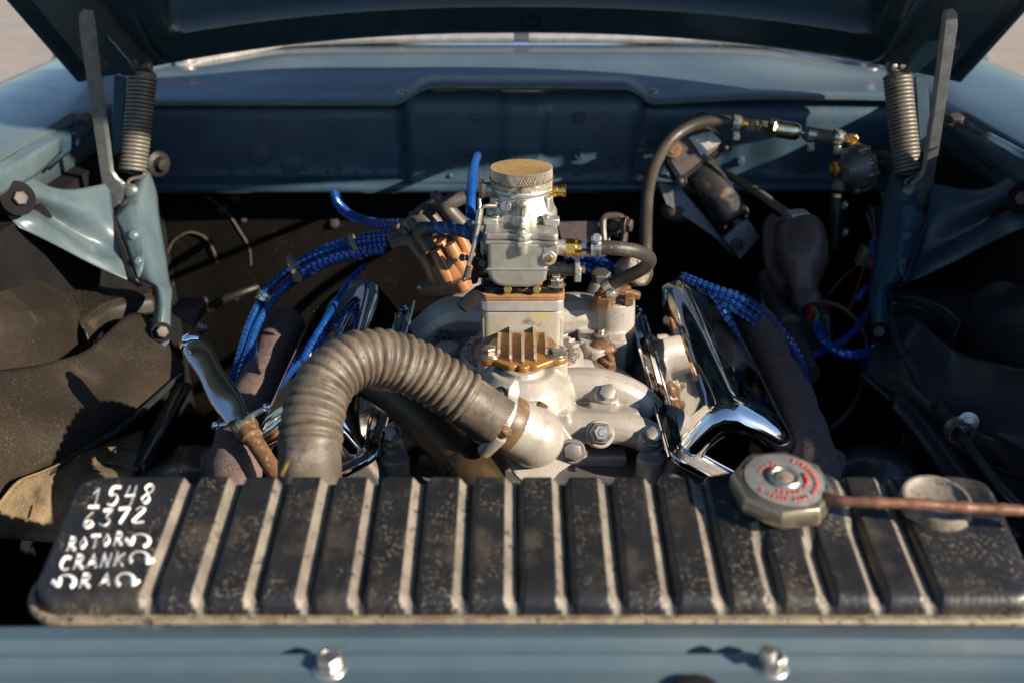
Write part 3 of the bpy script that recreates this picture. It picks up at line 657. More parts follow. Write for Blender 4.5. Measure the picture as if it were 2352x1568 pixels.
# ------------------------------------------------------------------ hood hinges and braces, left then mirrored
def hinge(side):
    f = (lambda p: V(p)) if side < 0 else mir
    def Q(u, v, d): return f(D(u, v, d))
    lab = 'hood hinge at the left, its coil spring sunlit on the lower half' if side < 0 else 'hood hinge at the right, its coil spring sunlit on the upper half'
    ex = V((0, .004, .001))
    def plate(pts, d, th, m, nm, bev=.0012):
        P = [Q(u, v, d if not callable(d) else d(u, v)) for u, v in pts]
        n_ = (P[1]-P[0]).cross(P[2]-P[0]).normalized(); MB().prism(P, n_*th).out(nm, m, root, bevel=bev)
    arm = [(205, 18), (217, 24), (222, 60), (232, 150), (244, 250), (256, 330), (263, 392), (274, 408), (290, 420), (292, 445), (283, 462), (291, 470), (288, 481), (272, 487), (257, 479), (249, 455), (244, 420), (232, 340), (218, 240), (205, 150), (192, 60), (193, 30)]
    P = [Q(u, v, 1.335+.00030*(v-20)) for u, v in arm]; n_ = (P[4]-P[0]).cross(P[12]-P[0]).normalized()
    root = MB().prism(P, n_*.007).out('hood_hinge', STEELP, hood, bevel=.0012); root['label'] = lab
    plate([(212, 28), (232, 60), (300, 140), (312, 168), (285, 170), (262, 150), (232, 120), (218, 90)], lambda u, v: 1.35+.0007*(v-20), .005, HOODIN, 'hood_plate')
    plate([(262, 172), (290, 178), (288, 200), (284, 260), (280, 345), (262, 360), (256, 330), (257, 250)], 1.50, .005, HOODIN, 'rear_arm')
    # spring
    top = Q(329, 172, 1.475); bot = Q(304, 398, 1.475); ax = (bot-top); L = ax.length; ax.normalize(); a, b, _ = basis(ax, (1, 0, 0))
    turns = 25; rad_ = .0178; path = []
    for k in range(turns*18+1):
        t = 6.28318*k/18; path.append(top+ax*(L*k/(turns*18))+(a*math.cos(t)+b*math.sin(t))*rad_)
    MB().tube(path, .00285, 7, smooth=False).out('coil_spring', SPRING, root, ang=80)
    e = path[-1]
    MB().tube([e, e+ax*.004-a*.004, bot+ax*.012-a*.004, bot+ax*.030-a*.003-b*.004, bot+ax*.042+a*.0, bot+ax*.038+a*.007], .0027, 8, .002).out('spring_hook', SPRING, root)
    MB().tube([path[0], path[0]-ax*.004-a*.006, top-ax*.010-a*.012, top-ax*.02-a*.012+b*.004], .0027, 8, .002).out('spring_hook', SPRING, root)
    p = Q(290, 156, 1.475); q = Q(342, 153, 1.475); dx = (q-p).normalized()
    MB().lathe(p, dx, [(.008, 0), (.0085, .002), (.0085, .012), (.0065, .013), (.0065, .022), (.0045, .023), (.0045, .027), (.0085, .028), (.0095, .030), (.0095, .035), (.008, .037), (0, .037)], 18).out('spring_pin', STEELP, root)
    p = Q(302, 440, 1.465); MB().lathe(p, (0.3*-side, -1, .2), [(.011, 0), (.0115, .003), (.009, .006), (.004, .008), (0, .008)], 18).out('pivot_stud', STEELP, root)
    bolt(root, Q(198, 104, 1.45), (side*-1, -.6, 0), .006, STEELP)
    # pillar brace under the hinge
    br = T('hinge_brace', 'pressed blue grey brace below the left hood hinge, ending at a bolt on the apron' if side < 0 else 'shaded blue brace below the right hood hinge', 'brace', Q(375, 770, 1.38), 'hinge braces')
    C = [[(318, 400, 1.50), (340, 395, 1.50), (352, 420, 1.52)], [(292, 450, 1.47), (325, 440, 1.465), (360, 450, 1.50)], [(262, 500, 1.455), (318, 500, 1.445), (365, 505, 1.48)], [(290, 580, 1.43), (335, 575, 1.42), (378, 580, 1.455)],
         [(320, 640, 1.41), (352, 640, 1.40), (388, 645, 1.43)], [(352, 658, 1.40), (370, 665, 1.39), (394, 670, 1.415)], [(357, 700, 1.385), (374, 705, 1.375), (391, 705, 1.39)], [(350, 755, 1.375), (370, 755, 1.365), (390, 750, 1.38)], [(366, 795, 1.375), (376, 797, 1.37), (388, 785, 1.375)]]
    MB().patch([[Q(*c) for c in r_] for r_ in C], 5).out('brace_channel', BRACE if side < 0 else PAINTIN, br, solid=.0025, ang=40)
    C = [[(250, 478, 1.46), (258, 475, 1.458)], [(252, 495, 1.455), (262, 492, 1.452)], [(300, 640, 1.415), (314, 636, 1.41)], [(318, 655, 1.405), (333, 655, 1.40)]]
    MB().patch([[Q(*c) for c in r_] for r_ in C], 4).out('edge_strip', RUBBER if side < 0 else APRONR, br, solid=.006)
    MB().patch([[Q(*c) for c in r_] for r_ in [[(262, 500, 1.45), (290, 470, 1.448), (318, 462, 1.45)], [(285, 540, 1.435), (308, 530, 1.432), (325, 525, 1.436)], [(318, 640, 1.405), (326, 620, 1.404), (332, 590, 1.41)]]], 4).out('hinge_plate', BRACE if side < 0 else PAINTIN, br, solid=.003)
    nb = V((.45*-side, -.75, .35))
    for (u, v, d, s) in ((308, 541, 1.428, .0085), (320, 601, 1.412, .0078)):
        bolt(br, Q(u, v, d), nb, s, BRACE if side < 0 else PAINTIN, 'dome')
    bolt(br, Q(372, 762, 1.360), nb, .0075, IRON, 'plain'); 
    MB().lathe(Q(371, 763, 1.366), nb, [(.014, 0), (.014, .002), (.0, .003)], 22).out('washer', DARK, br)
    MB().lathe(Q(362, 376, 1.54), (.8*-side, -.6, 0), [(.02, 0), (.02, .004), (.012, .006), (.009, .016), (0, .017)], 20).out('pivot_bush', RUBBER, br)
    # fender brace
    fb = T('fender_brace', 'sunlit blue grey pressed brace from the left fender to the hinge' if side < 0 else 'shaded blue pressed brace from the right fender to the hinge', 'brace', Q(40, 520, 1.32), 'fender braces')
    C = [[(8, 430, 1.30), (52, 395, 1.33), (110, 428, 1.37), (163, 436, 1.40), (215, 428, 1.43), (250, 420, 1.46)],
         [(8, 455, 1.295), (60, 440, 1.32), (115, 458, 1.36), (168, 475, 1.39), (220, 490, 1.42), (262, 505, 1.45)],
         [(12, 480, 1.29), (70, 474, 1.345), (110, 497, 1.385), (175, 536, 1.415), (235, 566, 1.438), (280, 575, 1.44)],
         [(22, 500, 1.285), (80, 502, 1.305), (120, 524, 1.342), (180, 564, 1.372), (245, 597, 1.402), (292, 608, 1.43)],
         [(43, 523, 1.285), (90, 545, 1.31), (140, 570, 1.345), (200, 602, 1.375), (255, 628, 1.40), (303, 649, 1.42)]]
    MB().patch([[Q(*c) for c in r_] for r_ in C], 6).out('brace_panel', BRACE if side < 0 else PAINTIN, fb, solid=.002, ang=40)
    nb = V((.75*-side, -.55, .35))
    MB().lathe(Q(40, 456, 1.270), nb, [(.0205, -.012), (.0205, 0), (.0225, .002), (.015, .0035), (.0, .0035)], 28, sx=1).out('washer', DARK, fb)
    bolt(fb, Q(43, 457, 1.268), nb, .0085, IRON, 'plain', name='bolt')
    # small fender gusset behind the arm
    gs = T('fender_gusset', 'small twisted gusset on the left fender rail behind the hinge arm' if side < 0 else 'small twisted gusset on the right fender rail behind the hinge arm', 'brace', Q(130, 380, 1.4), 'fender gussets')
    MB().patch([[Q(*c) for c in r_] for r_ in [[(60, 335, 1.36), (130, 305, 1.42), (205, 275, 1.50)], [(85, 345, 1.37), (150, 318, 1.43), (222, 282, 1.51)], [(112, 392, 1.42), (165, 345, 1.46), (225, 296, 1.53)]]], 5).out('gusset_plate', PAINTIN, gs, solid=.002)
    bolt(gs, Q(196, 282, 1.49), (0, -.3, 1), .010, IRON, 'hex')
    return root
hinge(-1); hinge(1)

# ================================================================== engine
eng = T('engine_block', 'worn grey engine block showing below the intake manifold', 'engine', (XC, 1.05, .40))
MB().box((XC, 1.10, .66), (.30, .42, .30)).out('block_body', BLOCK, eng, bevel=.01)
for sgn in (-1, 1):
    rot = Matrix.Rotation(R(30)*sgn, 3, 'Y')
    MB().box(V((XC+sgn*.205, 1.08, .775)), (.15, .385, .10), rot).out('cylinder_head', BLOCK, eng, bevel=.006)
MB().box((XC-.02, .885, .735), (.30, .05, .16)).out('timing_cover', BLOCK, eng, bevel=.015)
MB().lathe(V((XC-.01, .86, .60)), (0, -1, 0), [(.10, 0), (.10, .02), (.085, .03), (.085, .05), (.03, .055), (0, .055)], 36).out('pulley', DARK, eng)

def vcover(sgn):
    f = (lambda p: V(p)) if sgn > 0 else mir
    root = T('valve_cover', 'polished chrome valve cover right of the carburetor' if sgn > 0 else 'polished chrome valve cover on the left, partly behind the ribbed hose', 'valve cover', f((.22, 1.08, .84)), 'chrome valve covers')
    O = V((.173, 0, .852)); phi = R(30); A = V((math.cos(phi), 0, -math.sin(phi))); B = V((math.sin(phi), 0, math.cos(phi)))
    W, H, rc = .118, .076, .026
    def ring(ins, y, hs=1.):
        P = []
        x0, x1 = ins, W-ins; h = (H-ins)*hs
        P.append((x0, .002)); P.append((x0+.002, h*.45))
        for k in range(9):
            a = R(180-90*k/8); P.append((x0+.004+rc+math.cos(a)*rc, h-rc+math.sin(a)*rc))
        P.append((W*.5, h+.0025))
        for k in range(9):
            a = R(90-90*k/8); P.append((x1-.004-rc+math.cos(a)*rc, h-rc+math.sin(a)*rc))
        P.append((x1-.002, h*.45)); P.append((x1, .002))
        return [f(O+A*a_+B*b_+V((0, y, 0))) for a_, b_ in P]
    y0, y1 = .893, 1.272
    rs = [ring(.026, y0+.005), ring(.022, y0+.0045), ring(.0185, y0+.0022), ring(.0155, y0), ring(.0105, y0+.0012), ring(.0065, y0+.0040), ring(.0032, y0+.0080), ring(.0010, y0+.013), ring(0, y0+.02)]
    nseg = 12
    for k in range(1, nseg): rs.append(ring(0, y0+.02+(y1-y0-.04)*k/nseg))
    rs += [ring(0, y1-.02), ring(.002, y1-.006), ring(.008, y1), ring(.02, y1)]
    MB().rings(rs).out('cover_shell', CHROME, root, ang=50)
    # flange with rolled lip
    pts = []
    for P2 in rrect(-.014, W+.014, y0-.014, y1+.014, .022, 0): pts.append(f(O+A*P2.x+V((0, P2.y, 0))-B*.004))
    nB = f(O+B)-f(O)
    flg = MB().prism(pts, nB*.005).out('flange', CHROME, root, bevel=.0018)
    MB().tube(catmull([p+nB*.0055 for p in pts]+[pts[0]+nB*.0055], .006), .0022, 8, smooth=False).out('rolled_lip', CHROME, flg)
    for (a_, y) in ((W+.004, .965), (W+.004, 1.18)):
        p = O+A*a_+B*.012+V((0, y, 0)); bolt(root, f(p), nB, .0098, BOLT, 'nut', name='stud_nut')
        MB().lathe(f(p-B*.010), nB, [(.015, 0), (.015, .007), (.0165, .009), (.0165, .011)], 18).out('stud_washer', ZINC, flg)
    return root
vcover(1); vcover(-1)

def exhaust(sgn):
    f = (lambda p: V(p)) if sgn > 0 else mir
    root = T('exhaust_manifold', 'rough rusty brown cast exhaust manifold right of the right valve cover' if sgn > 0 else 'rough brown cast exhaust manifold beside the dipstick on the left', 'exhaust', f((.36, 1.0, .6)), 'exhaust manifolds')
    P = [D(1722, 735, 1.40), D(1740, 752, 1.37), D(1762, 800, 1.32), D(1790, 860, 1.25), D(1822, 930, 1.17), D(1850, 1000, 1.10), D(1866, 1070, 1.05), D(1866, 1150, 1.01), D(1850, 1250, .99)]
    P = [f(p) for p in P]
    g = MB(); C = catmull(P, .006); C, L = resample(C, .006); rs = []; n = 26
    for i, (p, (t, a, b)) in enumerate(zip(C, frames(C))):
        q = i/(len(C)-1); r0 = .0265*(min(1, .55+q*9) if q < .05 else 1)*(1+.05*math.sin(q*17)+.04*math.sin(q*41))
        rs.append([p+(a*math.cos(6.28318*j/n)+b*math.sin(6.28318*j/n))*(r0+random.uniform(-.0005, .0005)) for j in range(n)])
    MB().rings(rs).out('log_runner', EXH, root, ang=80)
    for y in (.95, 1.06, 1.17):
        p = f(V((.30, y, .80))); MB().tube([p, f(V((.335, y, .81))), f(V((.36, y, .80)))], .022, 14).out('exhaust_port', EXH, root)
exhaust(1); exhaust(-1)

# ------------------------------------------------------------------ intake manifold: one casting grown from rough volumes
im = T('intake_manifold', 'silver grey cast intake manifold with curved runners in the engine valley', 'intake manifold', (XC, 1.08, .80))
g = MB()
def runner(P, r_, n=14, flat=1.):
    g.tube(P, r_, n, .008, flat=flat)
# valley floor and thermostat tower
g.box((XC, 1.11, .812), (.23, .34, .02))
g.box((XC, .975, .845), (.10, .07, .06))
g.lathe((XC, .985, .80), (0, 0, 1), [(.058, 0), (.058, .07), (.05, .095), (.036, .108)], 28)      # dome under the cover
for x in (-.037, .037): g.lathe((XC+x, .995, .82), (0, 0, 1), [(.0145, 0), (.0135, .094)], 18)
g.lathe((XC, .978, .85), (0, 0, 1), [(.022, 0), (.022, .064)], 18)
g.box((XC, 1.015, .87), (.074, .05, .085))
# carburetor riser
g.box((XC, 1.087, .885), (.094, .085, .115))
# right side runners
def side(P, r_, flat=1.): 
    runner([V(p) for p in P], r_, flat=flat)
def both(P, r_, flat=1.): side(P, r_, flat); side([mir(p) for p in P], r_, flat)
both([(.04, .955, .850), (.085, .952, .852), (.122, .950, .852), (.148, .945, .845), (.162, .938, .832)], .0185)   # front water runner
both([(.04, 1.01, .872), (.085, 1.01, .875), (.118, 1.008, .869), (.143, 1.005, .857), (.158, 1.0, .842)], .0205)     # first intake runner
both([(.03, 1.09, .852), (.085, 1.09, .852), (.125, 1.085, .842), (.15, 1.08, .826)], .016)
both([(.03, 1.19, .872), (.07, 1.20, .878), (.105, 1.205, .872), (.14, 1.21, .84)], .030)
for sg_ in (1, -1): g.box((XC+sg_*.078, .982, .846), (.10, .062, .030), Matrix.Rotation(-.28, 3, 'X'))
# bolt bosses
BO = [(.150, .918, .838), (.102, .982, .868), (.105, 1.125, .872), (.110, 1.06, .852)]
for (x, y, z) in BO:
    for p in (V((x, y, z)), mir((x, y, z))): g.lathe(p-V((0, 0, .05)), (0, 0, 1), [(.017, 0), (.016, .048)], 16)
# right rear oil filler stand
g.lathe((.133, 1.185, .82), (0, 0, 1), [(.030, 0), (.027, .05), (.0255, .088)], 26)
g.box((.115, 1.165, .845), (.06, .06, .05))
cast = g.out('casting', CAST, im, remesh=.0016, smooth=5)
bpy.context.view_layer.update(); dg = bpy.context.evaluated_depsgraph_get(); cev = cast.evaluated_get(dg)
def onit(u, v, fb=(0, 0, 1)):
    ok, p, n_, _ = cev.ray_cast(CAM, ray(u, v).normalized())
    return (p, n_) if ok else (D(u, v, 1.1), V(fb))
# fuel stained riser top, spacers
MB().prism(rrect(XC-.0475, XC+.0475, 1.0425, 1.1315, .010, .905), (0, 0, .0465)).out('riser_top', VARN, im, bevel=.002)
for (x, y, z) in BO[:2]: pass
for (u, v, ax, k, m_, r_) in ((1393, 903, (.25, -.5, 1), 'hex', BOLT, .5), (1497, 1002, (.35, -.55, 1), 'hex', BOLT, .2), (1378, 778, (.1, -.3, 1), 'nut', BOLT, .4), (1392, 838, (.5, -.4, 1), 'nut', RUSTY, .1),
                          (1020, 776, (-.1, -.3, 1), 'nut', BLACKM, .4), (900, 1000, (-.3, -.5, 1), 'hex', BOLT, .2)):
    p, n_ = onit(u, v); ax = (V(ax).normalized()+n_*.6).normalized()
    MB().lathe(p-ax*.004, ax, [(.0150, -.010), (.0142, .002), (.0128, .0045), (0, .0045)], 22).out('bolt_boss', CAST, im)
    bolt(im, p+ax*.0002, ax, .0086, m_, k, r_, 'bolt' if k == 'hex' else 'stud_nut')
p, n_ = onit(1384, 792); MB().sphere(p-V((0, 0, .004)), .0145, 18, (1.25, 1, .6)).out('rusty_boss', RUSTY, im)
p, n_ = onit(1378, 996)
MB().lathe(p, (.05, -.75, .55), [(.0155, -.006), (.0155, .002), (.0142, .0035), (.0125, .0035)], 24).out('plug_seat', CAST, im)
MB().lathe(p, (.05, -.75, .55), [(.0128, .003), (.0128, .0075), (.0116, .009)], 6).out('plug_nut', CAPMET, im)
MB().lathe(p, (.05, -.75, .55), [(.0095, .009), (.0095, .014), (.008, .0155), (.005, .0155), (.004, .0165), (0, .0165)], 6).out('plug_head', ZINC, im)
# lettered ring round the riser
ringo = MB().lathe((XC, 1.085, .846), (0, 0, 1), [(.058, 0), (.074, .0), (.0745, .030), (.071, .036), (.062, .037), (.058, .034)], 48).out('lettered_ring', CAST, im)
random.seed(3)
for sgn in (1, -1):
    for k in range(9):
        a = R(-52+13*k) if sgn > 0 else R(180-52+13*k)
        d = V((math.cos(a), math.sin(a), 0)); t = V((-d.y, d.x, 0)); o_ = V((XC, 1.085, .8835))+d*.0672
        g = MB(); st = random.choice(('I', 'H', 'E', 'L', 'A'))
        rot = Matrix((t, d, V((0, 0, 1)))).transposed()
        g.box(o_-t*.0028, (.0016, .0085, .003), rot)
        if st != 'I': g.box(o_+t*.0028, (.0016, .0085 if st in 'HA' else .002, .003), rot)
        if st in 'HAE': g.box(o_, (.0045, .0015, .003), rot)
        if st in 'ELA': g.box(o_-d*.0036*(1 if st != 'A' else -1), (.0045, .0015, .003), rot)
        g.out('cast_letter', CAST, ringo, bevel=.0004)
MB().prism([(XC-.030, .985, zc0+.006), (XC-.030, 1.042, zc0+.006), (XC-.030, 1.042, zc0+.015), (XC-.030, 1.034, zc0+.015)], (.060, 0, 0)).out('cover_hump', BRONZE, bc0, bevel=.002) if False else None
# gasket line and flange plate of the water outlet
wo_ = T('water_outlet', 'round silver water outlet elbow clamped to the ribbed hose', 'pipe elbow', (XC, .94, .82))
E = D(1226, 1003, 1.02); na = (D(1150, 968, .985)-D(1222, 1005, 1.0)).normalized()
fn = V((.06, -.80, .42)).normalized(); fu, fv, _ = basis(fn, (1, 0, 0))
fpl = []
for (a, b) in ((-.048, .004), (-.040, .030), (-.018, .045), (.004, .046), (.020, .036), (.052, -.008), (.058, -.020), (.052, -.032), (.030, -.046), (.016, -.062), (-.012, -.066), (-.03, -.05), (-.046, -.02)): fpl.append(E+fu*(a*.78+.004)+fv*b*.80-fn*.016)
MB().prism([p-fn*.002 for p in fpl], fn*.002).out('gasket', GASK, wo_)
MB().prism(fpl, fn*.008).out('flange', CAST, wo_, bevel=.0025)
g = MB(); g.sphere(E, .0315, 26, (1, 1, 1)); g.lathe(E-fn*.02, fn, [(.033, 0), (.032, .02)], 26); g.lathe(E, na, [(.030, 0), (.029, .05), (.028, .06)], 26)
g.out('elbow_body', CAST, wo_, remesh=.002, smooth=8)
bolt(wo_, E+fu*.041-fv*.015-fn*.0085, fn, .0088, BOLT, 'hex', .1)
MB().lathe(E+na*.026, na, [(.0290, 0), (.0298, .002), (.0298, .015), (.029, .017)], 28).out('hose_cuff', CUFF, wo_)
MB().box(E+fu*.010+fv*.032-fn*.009, (.010, .004, .005), Matrix.Rotation(.6, 3, 'Y')).out('cast_mark', RUSTY, wo_)

# bronze finned cover
bc = T('thermostat_cover', 'bronze painted finned cover held by three bolts in front of the carburetor', 'cover', (XC, 1.01, .91))
zc = .9135
pl = []
for cx, cy, a0, a1, rr in ((-.037, .993, 130, 290, .0135), (-.012, .978, 250, 300, .012), (.0, .972, 240, 300, .010), (.012, .978, 240, 290, .012), (.037, .993, 250, 410, .0135), (.024, 1.03, 20, 60, .012), (.0, 1.052, 30, 150, .0145), (-.024, 1.03, 120, 160, .012)):
    for k in range(6):
        a = R(a0+(a1-a0)*k/5); pl.append((XC+cx+math.cos(a)*rr, cy+math.sin(a)*rr, zc))
MB().prism(pl, (0, 0, .0075)).out('cover_plate', BRONZE, bc, bevel=.002)
MB().prism([(XC-.027, .982, zc+.007), (XC-.027, 1.040, zc+.007), (XC-.027, 1.040, zc+.014), (XC-.027, 1.032, zc+.0145)], (.054, 0, 0)).out('cover_hump', BRONZE, bc, bevel=.002)
for i, x in enumerate((-.0265, -.0135, .0, .0135, .0265)):
    yb = 1.046 if abs(x) < .02 else 1.032; yf = .966 if abs(x) < .005 else .972 if abs(x) < .02 else .985; h = .0105 if abs(x) < .02 else .0085
    if i == 2: yb = 1.030
    pf = [(XC+x-.0016, yf+.003, zc+.007), (XC+x-.0016, yb, zc+.007), (XC+x-.0016, yb, zc+.008+h), (XC+x-.0016, yb-.006, zc+.0085+h), (XC+x-.0016, yf+.006, zc+.014)]
    fin = MB().prism(pf, (.0032, 0, 0)).out('fin', FINEDGE if False else BRONZE, bc, bevel=.0006)
    top = [(XC+x-.00165, yf+.004, zc+.0105), (XC+x-.00165, yf+.006, zc+.0145), (XC+x-.00165, yb-.006, zc+.009+h), (XC+x-.00165, yb, zc+.0085+h), (XC+x-.00165, yb, zc+.0075+h), (XC+x-.00165, yb-.006, zc+.0078+h), (XC+x-.00165, yf+.0075, zc+.0138)]
    MB().prism(top, (.0033, 0, 0)).out('fin_edge', FINEDGE, fin)
for (x, y, z) in ((-.037, .993, zc+.0075), (.037, .993, zc+.0075), (-.001, 1.052, zc+.0075)):
    MB().lathe((XC+x, y, z), (0, 0, 1), [(.0125, 0), (.0125, .0012), (.0118, .0018), (0, .0018)], 24).out('washer', ZINC, bc)
    bolt(bc, (XC+x, y, z+.0015), (0, 0, 1), .0072, BOLT, 'hex', .2+x*9)

# ------------------------------------------------------------------ ribbed radiator hose
hs = T('radiator_hose', 'thick ribbed brown grey rubber hose arching from the radiator to the engine', 'hose', D(712, 1090, .83))
hp = [D(714, 1200, .845), D(712, 1110, .862), D(712, 1030, .874), D(718, 960, .888), D(742, 888, .905), D(792, 838, .922), D(852, 820, .938), D(920, 832, .955), D(985, 862, .968), D(1050, 905, .976), D(1105, 943, .98), D(1150, 972, .983)]
C = catmull(hp, .0012); C, L = resample(C, .00135)
rs = []; n = 36; pitch = .0090
for i, (p, (t, a, b)) in enumerate(zip(C, frames(C))):
    s = L*i/(len(C)-1)
    on = sst(.062, .072, s)*(1-sst(L-.044, L-.036, s))
    ph = (s % pitch)/pitch
    bump = math.sin(math.pi*ph)**.6
    r0 = .0262+.0012*(1-sst(0, .15, s))+.0004*math.sin(s*31); r_ = r0+on*(.0044*bump*(1+.12*math.sin(int(s/pitch)*2.4))-.0026)
    rs.append([p+(a*math.cos(6.28318*j/n)+b*math.sin(6.28318*j/n))*r_ for j in range(n)])
MB().rings(rs).out('ribbed_tube', CORR, hs, ang=85)
# worm clamp on the hose end
cl = T('hose_clamp', 'worm drive clamp with a loose curled tail on the ribbed hose end', 'clamp', E+na*.055)
cc = E+na*.0500; fa, fb_, _ = basis(na, V((0, 0, 1)))
def bandring(c, na, r_, w_, a0, a1, th=.0009, flare=0., n=30):
    a_, b_, _ = basis(na, V((0, 0, 1))); rows = []
    for k in range(n+1):
        q = k/n; an = R(a0+(a1-a0)*q); rr = r_+flare*max(0, q-.78)**1.5*20
        d = a_*math.cos(an)+b_*math.sin(an); wd = w_*(1-.65*max(0, (q-.9)/.1)) if flare else w_
        rows.append([c+d*rr+na*wd*.5, c+d*(rr+th)+na*wd*.5, c+d*(rr+th)-na*wd*.5, c+d*rr-na*wd*.5])
    return MB().rings(rows)
BAND = mat('dull_steel_band', (.42, .40, .37), (.33, .31, .28), 80, .5, metal=.45)
bandring(cc, na, .0302, .0125, 0, 360).out('band', BAND, cl, ang=30)
ha = None
best = None
for k in range(72):
    an = R(5*k); p = cc+(fa*math.cos(an)+fb_*math.sin(an))*.031
    q = p-CAM; dep = q.y*cp-q.z*sp; u = CU+F*q.x/dep; v = CV-F*(q.y*sp+q.z*cp)/dep
    sc = (u-1143)**2+(v-1018)**2+ (dep-.9)*4000
    if best is None or sc < best[0]: best = (sc, an)
HA = best[1]; hd = fa*math.cos(HA)+fb_*math.sin(HA); htg = na.cross(hd)
TS = min((1, -1), key=lambda k_: (cc+(fa*math.cos(HA+k_*1.05)+fb_*math.sin(HA+k_*1.05))*.031-CAM).length)
bandring(cc, na, .0312, .0118, math.degrees(HA)+TS*4, math.degrees(HA)+TS*118, flare=.0055, n=40).out('band_tail', BAND, cl, ang=30)
hc = cc+hd*.0355
MB().lathe(hc-htg*.016, htg, [(.0072, 0), (.0078, .003), (.0078, .026), (.007, .028)], 18, up=na).out('worm_housing', BAND, cl)
MB().lathe(hc+htg*.010, htg, [(.0045, 0), (.0045, .006), (.0066, .007), (.0066, .012), (.005, .0135)], 6).out('worm_screw', RUSTY, cl)
for k in range(12):
    an = HA+TS*R(14+5.2*k); d = fa*math.cos(an)+fb_*math.sin(an); t = na.cross(d)
    rot = Matrix((na, t, d)).transposed()
    MB().box(cc+d*.0323, (.006, .0007, .0006), rot).out('band_slot', DARK, cl)

# ------------------------------------------------------------------ carburetor
cb = T('carburetor', 'small vintage silver carburetor with a mesh screened mouth', 'carburetor', (XC, 1.085, .965))
xc = .0108
sp_ = T('carburetor_spacer', 'laminated brown and polished aluminium spacer stack under the carburetor', 'spacer', (XC, 1.085, .95))
al = rrect(XC-.0475, XC+.0472, 1.040, 1.128, .009, .9522)
MB().prism(al, (0, 0, .0128)).out('aluminium_spacer', ALU, sp_, bevel=.001)
MB().prism(rrect(XC-.048, XC+.0478, 1.0393, 1.1287, .009, .9652), (0, 0, .0078)).out('laminated_spacer', WOOD, sp_, bevel=.0008)
for z in (.9672, .9695): MB().prism(rrect(XC-.0483, XC+.0481, 1.039, 1.129, .009, z), (0, 0, .0005)).out('glue_line', RUSTY, sp_)
MB().prism(rrect(XC-.046, XC+.046, 1.042, 1.126, .010, .9732), (0, 0, .0075)).out('throttle_flange', BLACKM, cb, bevel=.0015)
MB().lathe((xc, 1.098, .980), (0, 0, 1), [(.036, 0), (.034, .010), (.032, .055)], 28).out('throttle_body', BLACKM, cb)
# bowl
bo = [(1120, 556), (1257, 556), (1258, 622), (1256, 638), (1249, 650), (1236, 658), (1216, 662), (1160, 662), (1141, 657), (1128, 647), (1121, 633), (1119.5, 620)]
fbw = MB().prism([WY(u, v, 1.032) for u, v in bo], (0, .045, 0)).out('float_bowl', CARB, cb, bevel=.0045, seg=4, ang=50)
a = WY(1118.5, 619, 1.0312); b = WY(1258.5, 619, 1.0312)
MB().tube([a+V((0, .03, 0)), a, b, b+V((0, .03, 0))], .0009, 8, smooth=False).out('bowl_bead', CARB, fbw)
MB().prism([WY(u, v, 1.031) for u, v in ((1245, 562), (1283, 556), (1284, 585), (1274, 600), (1258, 607), (1248, 604), (1246, 590))], (0, .03, 0)).out('bowl_lug', CARB, fbw, bevel=.003, seg=3)
p = WY(1261, 594, 1.030); MB().lathe(p+V((0, .004, 0)), (0, -1, .1), [(.0085, 0), (.0083, .004), (.007, .0055), (.005, .0055)], 20).out('plug_boss', CARB, fbw)
bolt(fbw, p, (0, -1, .1), .0044, BRASS, 'screw', .9, 'brass_screw')
# bowl cover slab with step to the right
def slab(z0, z1, grow):
    o = [(-.0282, 1.0318), (-.030, 1.040), (-.030, 1.122), (-.024, 1.130), (.044, 1.130), (.0505, 1.122), (.0505, 1.030), (.047, 1.0265), (.036, 1.0285), (.030, 1.0318), (.0205, 1.0318), (.0165, 1.0292), (.0150, 1.0262), (.0068, 1.0262), (.0050, 1.0292), (.0012, 1.0318)]
    return [(x+grow*(1 if x > 0.01 else -1), y-grow*(1 if y < 1.08 else -1), z0) for x, y in o], (0, 0, z1-z0)
MB().prism(*slab(1.0355, 1.0400, .0004)).out('bowl_flange', CARB, cb, bevel=.001)
MB().prism(*slab(1.0400, 1.0406, -.0006)).out('gasket', RUSTY, cb)
bcv = MB().prism(*slab(1.0406, 1.0485, 0)).out('bowl_cover', CARB, cb, bevel=.0022, seg=3)
MB().lathe((xc, 1.0295, 1.026), (0, 0, 1), [(.0060, 0), (.0064, .003), (.0064, .010)], 16).out('screw_boss', CARB, bcv)
MB().lathe((xc, 1.0295, 1.0475), (0, 0, 1), [(.0060, 0), (.0058, .004), (.0050, .005)], 16).out('screw_boss', CARB, bcv)
bolt(bcv, (xc, 1.0295, 1.0515), (0, -.1, 1), .0043, BOLT, 'screw', .3, 'cover_screw')
# web and pump tower on the cover
MB().box((xc, 1.052, 1.052), (.0042, .032, .013)).out('cover_web', CARB, bcv, bevel=.0012)
MB().lathe((xc, 1.066, 1.046), (0, 0, 1), [(.0125, 0), (.0120, .008), (.0105, .0125), (.004, .013)], 24).out('pump_tower', CARB, bcv)
for (x, y) in ((-.018, 1.066), (.038, 1.064)):
    MB().box((x-(.006 if x < 0 else -.006), y, 1.052), (.018, .014, .009)).out('cover_lug', CARB, bcv, bevel=.002)
    bolt(bcv, (x, y-.002, 1.0562), (0, -.1, 1), .0046, BOLT, 'screw', 1.1, 'cover_screw')
